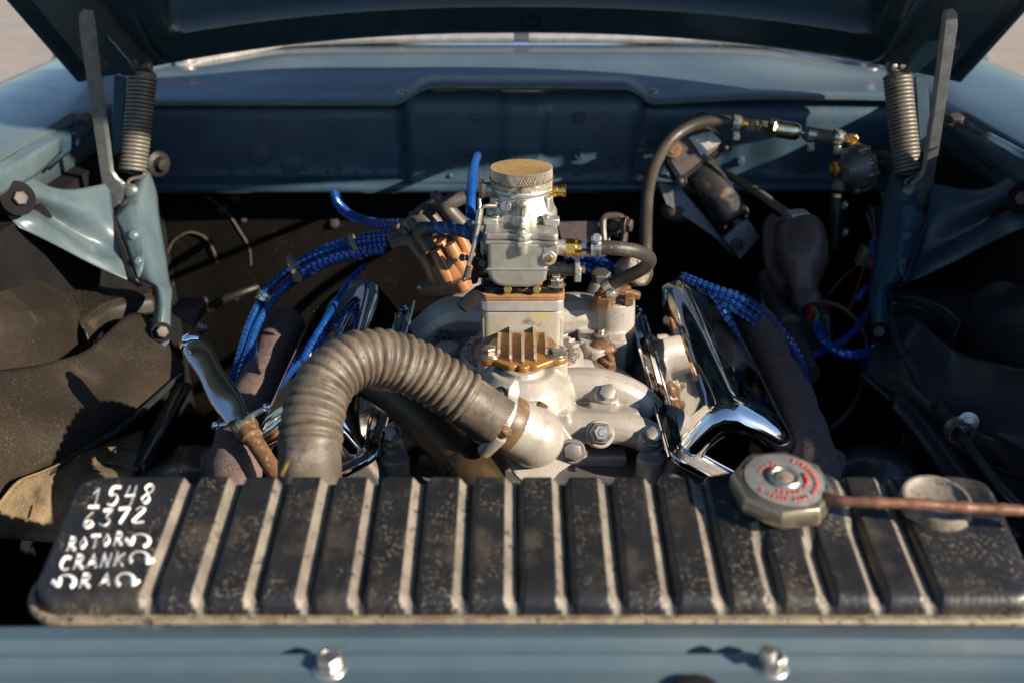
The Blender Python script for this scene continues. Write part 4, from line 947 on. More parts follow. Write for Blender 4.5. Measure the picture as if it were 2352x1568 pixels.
# air horn
g = MB(); g.lathe((xc, 1.100, 1.0465), (0, 0, 1), [(.0405, 0), (.0412, .004), (.0405, .008), (.038, .012), (.0335, .026), (.0315, .030), (.0318, .0315)], 48)
g.out('air_horn', CARB, cb, ang=45)
g = MB()
for a in (0, 60, 120, 180, 240, 300):
    d = V((math.cos(R(a-90)), math.sin(R(a-90)), 0)); rot = Matrix.Rotation(R(a-90), 3, 'Z')
    g.box(V((xc, 1.1, 1.062))+d*.0335, (.010, .014, .026), rot)
g.out('horn_ribs', CARB, cb, bevel=.003, seg=3)
MB().lathe((xc, 1.100, 1.0765), (0, 0, 1), [(.0318, 0), (.0345, .001), (.0352, .0025), (.0352, .005), (.0345, .0062), (.0335, .0068), (.0350, .0085), (.0350, .0105), (.0338, .0115), (.033, .0135)], 56).out('horn_rim', CARB, cb)
# mesh screen
scn = T('mesh_screen', 'bronze wire mesh screen stretched over the carburetor mouth', 'mesh screen', (xc, 1.10, 1.088))
MB().lathe((xc, 1.1, 1.088), (0, 0, 1), [(.0325, 0), (.0325, .006), (.031, .0075), (0, .0078)], 40).out('dark_mouth', DARK, scn)  # black disc painting in the shade inside the throat
MESHM = mat('bronze_mesh_wire', (.46, .33, .17), (.36, .25, .12), 200, .36, metal=.8)
MESHS = mat('pale_frayed_wire', (.62, .56, .46), (.5, .42, .32), 200, .45, metal=.5)
Rm = .0345; zt = 1.1035
def dome(x, y): return zt+.003*(1-(x*x+y*y)/(Rm*Rm))
g = MB()
for ang in (38, -52):
    ca, sa = math.cos(R(ang)), math.sin(R(ang)); k = -.0336
    while k < .0337:
        h = math.sqrt(max(0, Rm*Rm-k*k)); N_ = max(4, int(h*2/.005)); P = []
        for i in range(N_+1):
            t = -h+2*h*i/N_; x, y = k*ca-t*sa, k*sa+t*ca
            P.append(V((xc+x, 1.1+y, dome(x, y))))
        if h > .004: g.tube(P, .00036, 4, smooth=False, cap=False)
        k += .0024
g.out('mesh_top', MESHM, scn, ang=80)
g = MB()
for k in range(110):
    for sgn in (1, -1):
        a0 = 6.28318*k/110; P = []
        zl = random.uniform(1.0845, 1.088) if random.random() < .8 else 1.082
        for i in range(4):
            q = i/3; a = a0+sgn*.28*q; rr = Rm*(1+.008*math.sin(q*3))+random.uniform(0, .0006)*q
            P.append(V((xc+math.cos(a)*rr, 1.1+math.sin(a)*rr, zt+.0005-(zt-zl)*q)))
        g.tube(P, .00032, 4, smooth=False, cap=False)
g.out('mesh_skirt', MESHS, scn, ang=80)
P = [V((xc+math.cos(6.28318*k/40)*(Rm+.0012), 1.1+math.sin(6.28318*k/40)*(Rm+.0012), 1.0925+.0018*math.sin(6.28318*k/40+.4))) for k in range(41)]
MB().tube(P, .0008, 6, smooth=False).out('tie_wire', RUSTY, scn)
MB().tube([V((xc, 1.0635, 1.0905)), V((xc+.002, 1.062, 1.089)), V((xc-.001, 1.061, 1.0875)), V((xc+.001, 1.0615, 1.0855))], .0016, 6, .001).out('wire_twist', COPPER, scn)
# choke and throttle linkage
def K(u, v, Y): return WY(u, v, Y)
MB().tube([K(1112, 436, 1.10), K(1150, 436, 1.10)], .0085, 16, smooth=False).out('choke_shaft_boss', CARB, cb)
MB().prism([K(u, v, 1.094) for u, v in ((1099, 420), (1106, 408), (1108, 404), (1111, 405), (1112, 425), (1113, 452), (1108, 460), (1100, 455))], (0, .003, 0)).out('choke_lever', BOLT, cb, bevel=.0006)
MB().tube([K(1104, 403, 1.09), K(1104, 432, 1.09)], .0014, 8, smooth=False).out('lever_pin', BOLT, cb)
MB().box(K(1112, 437, 1.086), (.006, .006, .016)).out('lever_clevis', BOLT, cb, bevel=.001)
MB().tube([K(1101, 455, 1.088), K(1102, 480, 1.08), K(1099, 500, 1.075)], .0022, 8).out('lever_tail', BOLT, cb)
MB().lathe(K(1270, 438, 1.10)-V((.012, 0, 0)), (1, 0, 0), [(.0075, 0), (.0075, .016), (.0066, .017), (.0066, .022), (.0075, .0225), (.0075, .026), (.0055, .027), (0, .027)], 18).out('side_plug', BRASS, cb)
MB().lathe(K(1164, 477, 1.068), (-.1, -1, .35), [(.0062, -.006), (.0062, .001), (.0072, .002), (.0074, .006), (.0068, .0075), (0, .0075)], 22).out('knob_body', BOLT, cb)
bolt(cb, K(1162, 474, 1.0595), (-.1, -1, .35), .0066, BOLT, 'screw', .55, 'pump_link_screw')
MB().tube([K(1106, 480, 1.055), K(1112, 474, 1.055), K(1128, 473, 1.058), K(1150, 475, 1.062)], .0021, 10, .002).out('pump_link', BOLT, cb)
MB().tube([K(1178, 472, 1.060), K(1192, 471, 1.056), K(1203, 472, 1.056)], .0014, 8).out('pump_arm', BOLT, cb)
MB().lathe(K(1200, 471, 1.054), (0, -1, .2), [(.0045, -.002), (.0045, .002), (.0025, .003), (0, .003)], 14).out('pump_eye', BOLT, cb)
MB().tube([K(1200, 474, 1.058), K(1200, 502, 1.062)], .0023, 10, smooth=False).out('pump_rod', BOLT, cb)
MB().tube([K(1105, 480, 1.054), K(1100, 512, 1.048), K(1090, 560, 1.04), K(1076, 610, 1.034)], .0026, 10, .004).out('throttle_rod', BOLT, cb)
MB().tube([K(1103, 483, 1.0535), K(1098, 515, 1.047)], .0038, 10, smooth=False).out('rod_sleeve', BOLT, cb)
MB().tube([K(1077, 612, 1.034), K(1071, 638, 1.032)], [.0034, .0042, .0044, .0038], 12, smooth=False).out('rod_end', IRON, cb)
MB().tube([K(1093, 555, 1.05), K(1096, 590, 1.05), K(1102, 606, 1.05)], .0015, 8).out('return_wire', BLACKM, cb)
MB().prism([K(u, v, 1.052) for u, v in ((1060, 592), (1072, 588), (1085, 596), (1094, 586), (1106, 584), (1110, 600), (1104, 625), (1096, 652), (1084, 654), (1081, 636), (1086, 612), (1070, 600))], (0, .005, 0)).out('throttle_lever', BLACKM, cb, bevel=.0008)
MB().sphere(K(1062, 592, 1.047), .0042, 12).out('lever_ball', IRON, cb)
MB().tube([K(1066, 642, 1.047), K(1085, 640, 1.048)], .0016, 8, smooth=False).out('lever_stub', IRON, cb)
MB().sphere(K(1066, 642, 1.047), .003, 10).out('stub_ball', IRON, cb)
MB().tube([K(1088, 622, 1.062), K(1122, 622, 1.066)], .0085, 14, smooth=False).out('throttle_shaft', BLACKM, cb)
pth = [K(1107, 590, 1.048)+V((0, 0, -.0025*k/8))+V((math.cos(.785*k)*.005, math.sin(.785*k)*.005, 0)) for k in range(41)]
MB().tube(pth, .0009, 6, smooth=False).out('throttle_spring', BLACKM, cb)
bolt(cb, K(1108, 604, 1.043), (0, -1, .3), .0045, IRON, 'screw', .1, 'stop_screw')
MB().lathe(K(1116, 560, 1.062), (0, 0, -1), [(.006, -.004), (.006, .01), (.0055, .012), (.0055, .022), (.007, .023), (.007, .032)], 16).out('economiser', CARB, cb)
# right throttle shaft
MB().tube([K(1258, 620, 1.062), K(1300, 620, 1.062)], .0098, 18, smooth=False).out('throttle_shaft', BLACKM, cb)
pth = [K(1300, 620, 1.062)+V((.0105*k/70, 0, 0))+V((0, math.cos(.785*k)*.0068, math.sin(.785*k)*.0068)) for k in range(71)]
MB().tube(pth, .00085, 6, smooth=False).out('shaft_spring', BLACKM, cb)
MB().tube([K(1298, 620, 1.062), K(1325, 620, 1.062)], .005, 12, smooth=False).out('shaft_end', BLACKM, cb)
MB().tube([K(1330, 620, 1.06), K(1344, 620, 1.06)], .0042, 10, smooth=False).out('shaft_tip', RUSTY, cb)
MB().box(K(1327, 629, 1.058), (.0075, .009, .0175)).out('clamp_block', CARB, cb, bevel=.0012)
MB().box(K(1326, 598, 1.062), (.006, .005, .022)).out('clamp_arm', CARB, cb, bevel=.001)
bolt(cb, K(1327, 635, 1.0525), (0, -1, .15), .0034, ZINC, 'screw', 1.2, 'clamp_screw')
bolt(cb, K(1277, 655, 1.05), (0, 0, 1), .0075, BOLT, 'hex', .3); MB().lathe(K(1277, 640, 1.05)-V((0, 0, .002)), (0, 0, 1), [(.005, 0), (.005, .005), (.004, .006)], 14).out('stud_tip', ZINC, cb)
bolt(cb, K(1126, 645, 1.075), (0, 0, 1), .0065, BOLT, 'hex', .6)
for (u, v, r_) in ((1166, 665, .6), (1233, 665, -.7)): bolt(cb, K(u, v, 1.0385), (0, -1, .35), .0047, BRASS, 'screw', r_, 'idle_screw')
MB().tube([K(1240, 655, 1.04), K(1244, 645, 1.045), K(1252, 640, 1.05)], .0025, 8, .002).out('brass_jet', BRASS, cb)
MB().tube([K(1190, 664, 1.04), K(1200, 668, 1.036), K(1212, 662, 1.04)], .0009, 6, .002).out('safety_wire', BRASS, cb)
# breather strap hanging at the left of the base
tag(MB().tube([K(1128, 656, 1.06), K(1105, 668, 1.05), K(1080, 690, 1.035), K(1060, 708, 1.025)], [.005, .008, .0085, .0075], 12, .004, flat=.3).out('rubber_strap', DARK), 'black rubber strap poking out left of the carburetor base', 'strap')

# ------------------------------------------------------------------ fuel inlet and its hose
fi = T('fuel_inlet', 'brass and steel fuel inlet fitting on the right of the carburetor', 'fitting', K(1290, 569, 1.05))
p = K(1280, 569, 1.05); X1 = V((1, 0, -.02)).normalized()
MB().lathe(p, X1, [(.0090, -.004), (.0090, .0075), (.0085, .008)], 22).out('inlet_boss', CARB, fi)
MB().lathe(p, X1, [(.0096, .0082), (.0104, .009), (.0104, .0185), (.0098, .0192)], 6, ph=R(30)).out('brass_hex', BRASS, fi)
MB().lathe(p, X1, [(.0090, .019), (.0094, .0194), (.0090, .0200), (.0094, .0206), (.0090, .0212), (.0094, .0218), (.0088, .0265)], 20).out('brass_thread', BRASS, fi)
MB().lathe(p, X1, [(.0068, .0265), (.0074, .027), (.0074, .032), (.0066, .0325)], 6).out('steel_nut', CHROME, fi)
MB().lathe(p, X1, [(.006, .032), (.006, .040)], 14).out('barb', BLACKM, fi)
p2 = p+X1*.036
hz = T('fuel_hose', 'black rubber hose looping back from the carburetor fuel inlet', 'hose', K(1440, 575, 1.06))
hp2 = [p2, K(1385, 569, 1.05), K(1420, 571, 1.05), K(1460, 577, 1.06), K(1488, 590, 1.085), K(1490, 605, 1.115), K(1470, 621, 1.14), K(1435, 638, 1.155), K(1400, 655, 1.165), K(1388, 662, 1.168)]
MB().tube(hp2, .0082, 18, .003).out('hose_tube', HOSE, hz)
def clamp(c, ax, r_, w_, parent, hd, m=None, sc=1.):
    m = m or ZINC
    bandring(c, ax, r_, w_, 0, 360, .0008).out('clamp_band', m, parent, ang=30)
    hd = (V(hd)-ax*V(hd).dot(ax)).normalized(); tg = ax.cross(hd)
    MB().box(c+hd*(r_+.003*sc), (w_*1.05, .011*sc, .005*sc), Matrix((ax, tg, hd)).transposed()).out('clamp_housing', m, parent, bevel=.0012)
    MB().lathe(c+hd*(r_+.0035*sc)-tg*.008*sc, tg, [(.0028*sc, 0), (.0028*sc, .004*sc), (.0042*sc, .0045*sc), (.0042*sc, .009*sc), (.0034*sc, .0125*sc), (.0034*sc, .016*sc)], 12).out('clamp_screw', m, parent)
c1 = T('hose_clamp', 'steel worm clamp on the fuel hose beside the brass inlet', 'clamp', K(1367, 570, 1.05))
cpt = K(1368, 569.5, 1.05)
cbn = bandring(cpt, X1, .0086, .0115, 0, 360, .0009).out('clamp_band', ZINC, c1, ang=30)
for k in range(7):
    MB().box(cpt+V((.0, -.0090*math.cos(.22*(k-3)), .0095*math.sin(.22*(k-3)))), (.007, .0012, .0007), Matrix.Rotation(.35, 3, 'Y')).out('band_slot', DARK, cbn)
MB().lathe(cpt+V((0, -.003, .0115)), (0, -1, .5), [(.0062, -.006), (.0062, .002), (.0058, .004), (.0052, .0045)], 18).out('worm_housing', ZINC, c1)
bolt(c1, cpt+V((0, -.0065, .0133)), (0, -1, .5), .0046, ZINC, 'screw', .4, 'clamp_screw')
c2 = T('hose_clamp', 'steel worm clamp where the looped hose meets the filler stand', 'clamp', K(1395, 660, 1.13))
ax2 = (K(1388, 662, 1.168)-K(1420, 646, 1.16)).normalized()
clamp(K(1400, 655, 1.165), ax2, .0086, .0115, c2, (0.3, -.6, -.7), ZINC, 1.15)
# long hose going up to the firewall
lh = T('fuel_hose', 'long black hose rising from the engine to the firewall valve', 'hose', D(1484, 560, 1.42))
lp = [D(1483, 640, 1.40), D(1483, 560, 1.42), D(1484, 500, 1.45), D(1490, 430, 1.48), D(1508, 372, 1.52), D(1540, 322, 1.55), D(1585, 291, 1.56), D(1640, 278, 1.56), D(1705, 284, 1.56)]
MB().tube(lp, .0092, 16, .005).out('hose_tube', HOSE, lh)
# inline valve row
iv = T('inline_valve', 'yellow zinc plated inline valve on the firewall hose', 'valve', D(1760, 294, 1.55))
va = D(1705, 284, 1.56); vb = D(1848, 306, 1.56); vx = (vb-va).normalized(); s1 = 1.56/F
def seg(u0, u1, prof, m, nm, n=20, ph=0):
    pass
q = lambda u: va+vx*((u-1705)*s1*1.01)
MB().lathe(q(1706), vx, [(.0078, 0), (.0078, .008), (.0065, .009)], 18).out('brass_collar', BRASS, iv)
MB().lathe(q(1716), vx, [(.0082, 0), (.0098, .002), (.0098, .013), (.0085, .0145), (.006, .015), (.006, .020)], 6).out('hex_nut', YZINC, iv)
MB().lathe(q(1744), vx, [(.006, -.006), (.009, 0), (.0102, .001), (.0102, .012), (.009, .0135)], 6).out('hex_nut', YZINC, iv)
MB().lathe(q(1766), vx, [(.008, 0), (.0165, .003), (.0172, .005), (.0165, .007), (.010, .008)], 8).out('flange_disc', YZINC, iv)
MB().lathe(q(1778), vx, [(.012, 0), (.0135, .002), (.0138, .03), (.0132, .036), (.010, .0405), (.005, .042), (.005, .055)], 26).out('valve_barrel', YZINC, iv)
def saddle(u, v, d, parent_label):
    c = T('hose_clamp', parent_label, 'clamp', D(u, v, d)); p = D(u, v, d)
    bandring(p, vx, .0112, .012, 0, 360, .0011).out('clamp_band', ZINC, c, ang=30)
    MB().box(p+V((-.001, -.012, -.017)), (.010, .006, .014)).out('clamp_ear', ZINC, c, bevel=.001)
    bolt(c, p+V((-.001, -.0155, -.018)), (0, -1, 0), .0052, ZINC, 'screw', .8, 'clamp_screw')
saddle(1691, 283, 1.56, 'bright clamp on the black hose left of the inline valve')
bh = T('braided_hose', 'short braided hose between the inline valve and brass elbow', 'hose', D(1890, 314, 1.56))
b0 = D(1846, 306, 1.56); b1 = D(1938, 318, 1.56)
MB().tube([b0, D(1890, 312, 1.56), b1], .0100, 18, .003).out('hose_tube', BRAIDM, bh)
spiral([b0, D(1890, 312, 1.56), b1], .0101, .008, .3, .0006).out('braid', BRAIDM, bh)
saddle(1862, 309, 1.56, 'clamp on the braided hose next to the valve barrel')
saddle(1922, 316, 1.56, 'clamp on the braided hose next to the brass elbow')
be = T('brass_elbow', 'brass elbow fitting on top of the fuel regulator', 'fitting', D(1950, 335, 1.56))
MB().box(D(1953, 318, 1.555), (.018, .012, .013)).out('elbow_arm', BRASS, be, bevel=.002)
MB().box(D(1961, 328, 1.555), (.011, .012, .022)).out('elbow_leg', BRASS, be, bevel=.002)
# regulator
rg = T('fuel_regulator', 'grey cast round fuel pressure regulator hanging at the right of the firewall', 'regulator', D(1945, 440, 1.56))
REGM = mat('grey_die_cast', (.16, .155, .16), (.11, .105, .11), 60, .42, metal=.4, bump=.15)
ra = V((.86, .46, .10)).normalized(); rc_ = D(1972, 386, 1.54)
MB().lathe(rc_, ra, [(.012, -.03), (.020, -.022), (.030, -.012), (.0335, -.006), (.0345, -.001), (.0345, .001)], 36).out('rear_shell', REGM, rg)
MB().lathe(rc_, ra, [(.0375, .001), (.0375, .0035), (.0365, .004)], 36).out('clamp_rim', CAPMET, rg)
MB().lathe(rc_, ra, [(.0345, .004), (.033, .007), (.022, .012), (.008, .014), (0, .014)], 36).out('front_shell', REGM, rg)
MB().lathe(rc_, ra, [(.007, .012), (.0065, .024), (.005, .026), (0, .026)], 14).out('adjust_screw', RIM, rg)
MB().tube([D(1962, 340, 1.555), D(1950, 365, 1.56), D(1935, 400, 1.56), D(1925, 440, 1.56)], [.009, .011, .012, .0115], 16, .005).out('body', REGM, rg)
MB().lathe(D(1940, 392, 1.55), (-1, -.3, 0), [(.014, 0), (.0135, .012), (.0135, .014)], 20).out('side_boss', REGM, rg)
MB().lathe(D(1920, 391, 1.54), (-1, -.3, 0), [(.0125, -.001), (.0128, .001), (.0128, .004), (.011, .005), (0, .005)], 24).out('brass_plug', BRASS, rg)
ra1, ra2, _ = basis(ra, (0, 0, 1))
for k in range(5):
    a = R(20+72*k); p = rc_+(ra1*math.cos(a)+ra2*math.sin(a))*.034-ra*.006
    MB().lathe(p, ra, [(.0035, -.006), (.0045, -.004), (.0045, .012), (.003, .014), (0, .014)], 12).out('rim_screw', ZINC, rg)
MB().lathe(D(1925, 444, 1.56), (0, -.1, -1), [(.007, 0), (.0085, .002), (.0085, .010), (.006, .012)], 6).out('brass_outlet', BRASS, rg)
lo = T('fuel_hose', 'short vertical hose below the fuel regulator', 'hose', D(1922, 540, 1.57))
MB().tube([D(1923, 458, 1.56), D(1922, 480, 1.56), D(1919, 530, 1.57), D(1917, 570, 1.58)], .0098, 16, .005).out('hose_tube', RUBBER, lo)
for (v, l) in ((468, 'upper clamp on the short hose below the fuel regulator'), (531, 'lower clamp on the short hose below the fuel regulator')):
    c = T('hose_clamp', l, 'clamp', D(1920, v, 1.56)); clamp(D(1920, v, 1.562), V((0, 0, 1)), .0103, .010, c, (1, -.6, 0), ZINC, 1.2)

# ------------------------------------------------------------------ filler stand top, gauge, bracket behind
gg = T('pressure_gauge', 'small round pressure gauge half hidden behind the looped fuel hose', 'gauge', D(1455, 660, 1.36))
gn = V((.62, -.62, .48)).normalized(); gc = D(1468, 618, 1.34)
MB().lathe(gc-gn*.028, gn, [(.019, 0), (.0215, .004), (.0215, .022), (.0235, .024), (.0238, .030), (.022, .032), (.0205, .031), (.0205, .029)], 36).out('gauge_case', CAPMET, gg)
dial = MB().lathe(gc-gn*.0, gn, [(.0203, -.002), (.0203, .0005), (0, .0005)], 32).out('dial', WHITEF, gg)
gu, gv, _ = basis(gn, (0, 0, 1))
for k in range(11):
    a = R(-130+26*k); d = gu*math.cos(a)+gv*math.sin(a)
    MB().box(gc+gn*.0012+d*.0165, (.004, .0008, .0006), Matrix((d, gn.cross(d), gn)).transposed()).out('dial_tick', BLACKM, dial)
MB().box(gc+gn*.0016+gu*.005, (.014, .0012, .0006), Matrix((gu, gv, gn)).transposed()).out('needle', BLACKM, dial)
MB().tube([gc-gn*.02-V((0, 0, .01)), D(1440, 650, 1.345), D(1430, 672, 1.34)], .008, 12).out('gauge_stem', RUSTY, gg)
bolt(gg, D(1430, 672, 1.335), (0, 0, 1), .009, RUSTY, 'hex')
ft = T('filler_fitting', 'rust stained hex fittings on the filler stand under the looped hose', 'fitting', D(1410, 690, 1.35))
MB().lathe(D(1388, 690, 1.262), (.1, -.1, 1), [(.014, -.006), (.014, .008), (.011, .010), (.009, .016)], 6).out('hex_base', RUSTY, ft)
MB().box(D(1437, 672, 1.272), (.038, .012, .009), Matrix.Rotation(.25, 3, 'Y')).out('bridge', RUSTY, ft, bevel=.002)
MB().box(D(1444, 690, 1.262), (.012, .012, .012)).out('square_plug', RUSTY, ft, bevel=.0015)
bolt(ft, D(1380, 640, 1.33), (0, -.2, 1), .0115, BOLT, 'plain', .5); MB().lathe(D(1378, 648, 1.33), (0, 0, -1), [(.012, 0), (.020, .02), (.024, .04)], 18).out('stand_cone', CAST, ft)
bk = T('linkage_bracket', 'dusty brown steel bracket with a clevis behind the carburetor', 'bracket', D(1340, 540, 1.40))
MB().prism([D(u, v, 1.36) for u, v in ((1278, 511), (1390, 508), (1392, 590), (1300, 592))], (0, .004, 0)).out('flat_bar', IRON, bk, bevel=.001)
MB().tube([D(1389, 575, 1.35), D(1385, 520, 1.35), D(1388, 500, 1.35), D(1400, 496, 1.35), D(1425, 498, 1.35), D(1432, 510, 1.35), D(1434, 545, 1.35), D(1425, 575, 1.35)], .0048, 8, .003, flat=1).out('clevis', IRON, bk)
bolt(bk, D(1437, 517, 1.345), (1, -.4, 0), .008, IRON, 'hex'); bolt(bk, D(1410, 517, 1.37), (0, -1, 0), .009, IRON, 'hex')
MB().tube([D(1400, 565, 1.36), D(1398, 545, 1.36), D(1410, 535, 1.36), D(1420, 545, 1.36)], .0025, 8).out('link_wire', IRON, bk)

# ------------------------------------------------------------------ distributor
db = T('distributor', 'brown plastic distributor cap with grey rubber plug boots', 'distributor', D(1040, 690, 1.36))
dax = (D(985, 505, 1.30)-D(1052, 640, 1.335)).normalized()
dc = D(1052, 640, 1.335); du, dv, _ = basis(dax, (1, -.6, 0))
MB().lathe(dc-dax*.055, dax, [(.030, 0), (.036, .01), (.037, .048), (.033, .052)], 30).out('housing', GREYB, db)
base = []
for P2 in rrect(-.043, .043, -.040, .040, .010, 0): base.append(dc+du*P2.x+dv*P2.y-dax*.004)
MB().prism(base, dax*.016).out('cap_base', CAPPL, db, bevel=.003, seg=3)
MB().lathe(dc+dax*.010, dax, [(.036, 0), (.034, .018), (.030, .026), (.016, .030), (0, .030)], 30).out('cap_dome', CAPPL, db)
for k in range(8):
    a = R(22+45*k); d = du*math.cos(a)+dv*math.sin(a); p = dc+d*.0285+dax*.010
    MB().lathe(p, dax, [(.0098, 0), (.0088, .036), (.0078, .046)], 16).out('cap_tower', CAPPL, db)
MB().lathe(dc+dax*.036, dax, [(.011, 0), (.0098, .014), (.009, .022)], 16).out('centre_tower', CAPPL, db)
for (a, b) in ((-.038, -.034), (.038, -.034)): bolt(db, dc+du*a+dv*b+dax*.012, dax, .005, ZINC, 'dome', name='cap_screw')
boots = [((968, 585, 1.285), (940, 548, 1.275), (900, 560, 1.28)), ((985, 570, 1.275), (958, 530, 1.265), (992, 524, 1.265)), ((1060, 515, 1.31), (1020, 470, 1.30), (1070, 453, 1.30)),
         ((950, 570, 1.31), (925, 540, 1.30), (890, 545, 1.30)), ((1000, 535, 1.33), (975, 500, 1.32), (930, 518, 1.33)), ((1010, 520, 1.35), (985, 492, 1.34), (945, 500, 1.35)), ((1040, 500, 1.345), (1012, 465, 1.34), (975, 482, 1.35))]
for A_, B_, C_ in boots:
    a_, b_, c_ = D(*A_), D(*B_), D(*C_)
    pb = MB().tube([a_, a_.lerp(b_, .8), b_.lerp(c_, .18), c_], [.0105, .0098, .0105, .0082], 14, .004).out('plug_boot', BOOT, db)
    up = (b_-a_).normalized()
    MB().lathe(b_+up*.004, up, [(.0052, 0), (.0052, .004), (.0066, .0045), (.0066, .011), (.0055, .0125)], 8).out('boot_nub', BOOT, pb)
# ------------------------------------------------------------------ blue wrapped cables
loom('ignition_cable', 'blue spiral wrapped cable curving from a firewall hole to the distributor', [D(768, 442, 1.66), D(778, 470, 1.60), D(808, 496, 1.52), D(862, 513, 1.42), D(930, 514, 1.34)], .0068, 'ignition cables', .0145, LOOMT, fill=.62)
MB().lathe(WY(768, 446, 1.752), (0, -1, 0), [(.014, 0), (.014, .006), (.009, .008), (.008, .002)], 20).out('grommet', RUBBER, fw)
loom('ignition_cable', 'blue spiral wrapped cable passing behind the carburetor from a plug boot', [D(990, 523, 1.265), D(1040, 525, 1.25), D(1085, 540, 1.235), D(1122, 556, 1.23), D(1160, 570, 1.24)], .0072, 'ignition cables', .0140, LOOMT, fill=.6)
loom('ignition_cable', 'blue wrapped cable behind the throttle rod, upper of two', [D(1062, 505, 1.33), D(1085, 520, 1.31), D(1120, 535, 1.30), D(1170, 560, 1.30)], .0068, 'ignition cables', .014, LOOMT, fill=.55)
random.seed(11)
LR = .0056
LB = [[(890, 548, 1.30), (820, 556, 1.33), (745, 578, 1.35), (680, 608, 1.35), (618, 662, 1.33), (580, 730, 1.30), (556, 800, 1.26), (535, 880, 1.22), (508, 980, 1.15), (492, 1090, 1.08), (488, 1180, 1.04)],
      [(892, 562, 1.30), (825, 572, 1.33), (750, 594, 1.34), (690, 626, 1.34), (635, 680, 1.32), (592, 745, 1.29), (570, 810, 1.25), (545, 890, 1.21), (520, 990, 1.15), (505, 1100, 1.09)],
      [(885, 575, 1.29), (815, 586, 1.31), (752, 605, 1.33), (698, 634, 1.34), (646, 668, 1.35), (606, 720, 1.33), (584, 780, 1.28), (580, 830, 1.24), (585, 880, 1.22)],
      [(900, 535, 1.32), (835, 545, 1.35), (770, 562, 1.37), (705, 590, 1.38), (640, 640, 1.37), (596, 700, 1.34), (568, 770, 1.29), (549, 850, 1.24), (528, 940, 1.19)]]
for pts, l in zip(LB, ('outermost of the blue wrapped cables sweeping down past the dipstick to the radiator', 'second blue wrapped cable of the bundle sweeping down beside the dipstick', 'inner blue wrapped cable of the left bundle, ending at the exhaust manifold', 'hindmost blue wrapped cable of the left bundle')):
    loom('ignition_cable', l, [D(*p) for p in pts], .0046, 'ignition cables', .0090, fill=.66)
for (u, v, d, l) in ((677, 605, 1.325, 'small brass cable tie round the left bundle above the chrome cover'), (816, 553, 1.32, 'brown loop tie round the cables left of the distributor')):
    c = D(u, v, d); t = (D(u+30, v-14, d)-c).normalized()
    tie = T('cable_tie', l, 'cable tie', c, 'cable ties')
    bandring(c+V((0, 0, -.008)), t, .019, .007, 0, 360, .001).out('tie_band', TAN, tie); MB().box(c+V((.006, -.016, -.014)), (.012, .010, .010)).out('tie_head', TAN, tie, bevel=.001)
tie = spiral([D(612, 672, 1.315), D(598, 695, 1.312)], .0085, .006, .8); tag(tie.out('tape_wrap', YZINC), 'gold tape wrapped round the left cable bundle', 'tape')
loom('ignition_cable', 'thin blue cable along the outer side of the left chrome cover', [D(835, 612, 1.32), D(800, 650, 1.29), D(760, 715, 1.22), D(720, 780, 1.17), D(695, 830, 1.14)], .0031, 'ignition cables', .007)
bw = T('blue_sleeve', 'thin bright blue sleeve hanging from the firewall with a bare wire end', 'cable', WY(1096, 355, 1.69))
bpth = [WY(1098, 354, 1.69), D(1090, 378, 1.45), D(1085, 410, 1.30), D(1082, 450, 1.24), D(1081, 496, 1.22)]
MB().tube(bpth, .0058, 12, .004).out('sleeve', BLUEP, bw); spiral(bpth, .0059, .0042, .5, .0004).out('sleeve_ribs', BLUEP, bw)
MB().tube([D(1081, 494, 1.22), D(1082, 515, 1.21), D(1078, 530, 1.2), D(1083, 545, 1.2)], .0009, 6, .002).out('bare_wire', BLACKM, bw)
MB().lathe(WY(1097, 353, 1.692), (0, -1, 0), [(.010, 0), (.010, .004), (.007, .006)], 16).out('sleeve_grommet', PAINTIN, bw)
loom('ignition_cable', 'blue wrapped cable behind the fuel hose, upper of two', [D(1300, 590, 1.42), D(1352, 590, 1.40), D(1395, 610, 1.38), D(1440, 640, 1.36)], .0068, 'ignition cables', .0125, fill=.66)
loom('ignition_cable', 'blue wrapped cable behind the fuel hose, lower of two', [D(1320, 610, 1.40), D(1365, 622, 1.38), D(1400, 640, 1.36), D(1440, 670, 1.35)], .0068, 'ignition cables', .0125, fill=.66)
RB = [[(1560, 640, 1.42), (1640, 668, 1.38), (1705, 690, 1.36), (1765, 735, 1.34), (1815, 795, 1.31), (1845, 850, 1.29), (1862, 900, 1.27)], [(1560, 655, 1.42), (1642, 682, 1.375), (1700, 706, 1.35), (1750, 745, 1.335), (1800, 805, 1.31), (1835, 860, 1.28), (1850, 900, 1.27)],
      [(1560, 668, 1.42), (1642, 694, 1.37), (1690, 716, 1.35), (1735, 745, 1.335), (1780, 800, 1.3)], [(1565, 632, 1.44), (1645, 664, 1.40), (1720, 690, 1.38), (1780, 742, 1.355), (1825, 800, 1.325), (1852, 860, 1.30)]]
for pts, l in zip(RB, ('second blue cable over the right exhaust manifold', 'third blue cable over the right exhaust manifold', 'lowest blue cable over the right exhaust manifold', 'topmost blue cable over the right exhaust manifold')):
    loom('ignition_cable', l, [D(*p) for p in pts], .0045, 'ignition cables', .0096, fill=.6)
lb = loom('horn_cable', 'blue wrapped cable hanging in a loop from the rusty cylinder at the right', [D(1874, 742, 1.40), D(1890, 780, 1.38), D(1925, 808, 1.36), D(1965, 815, 1.36), D(2005, 803, 1.38), D(2028, 770, 1.40), D(2034, 720, 1.42)], .0066, None, .0085, fill=.86)
MB().tube([D(2010, 800, 1.38), D(2028, 772, 1.40), D(2034, 720, 1.42), D(2040, 640, 1.46), D(2036, 560, 1.5)], .0072, 12, .005).out('plain_sleeve', BLUEP, lb)
MB().tube([D(1868, 706, 1.42), D(1878, 722, 1.41), D(1872, 742, 1.40)], .0025, 8, .003).out('green_wire', GREEN, lb)
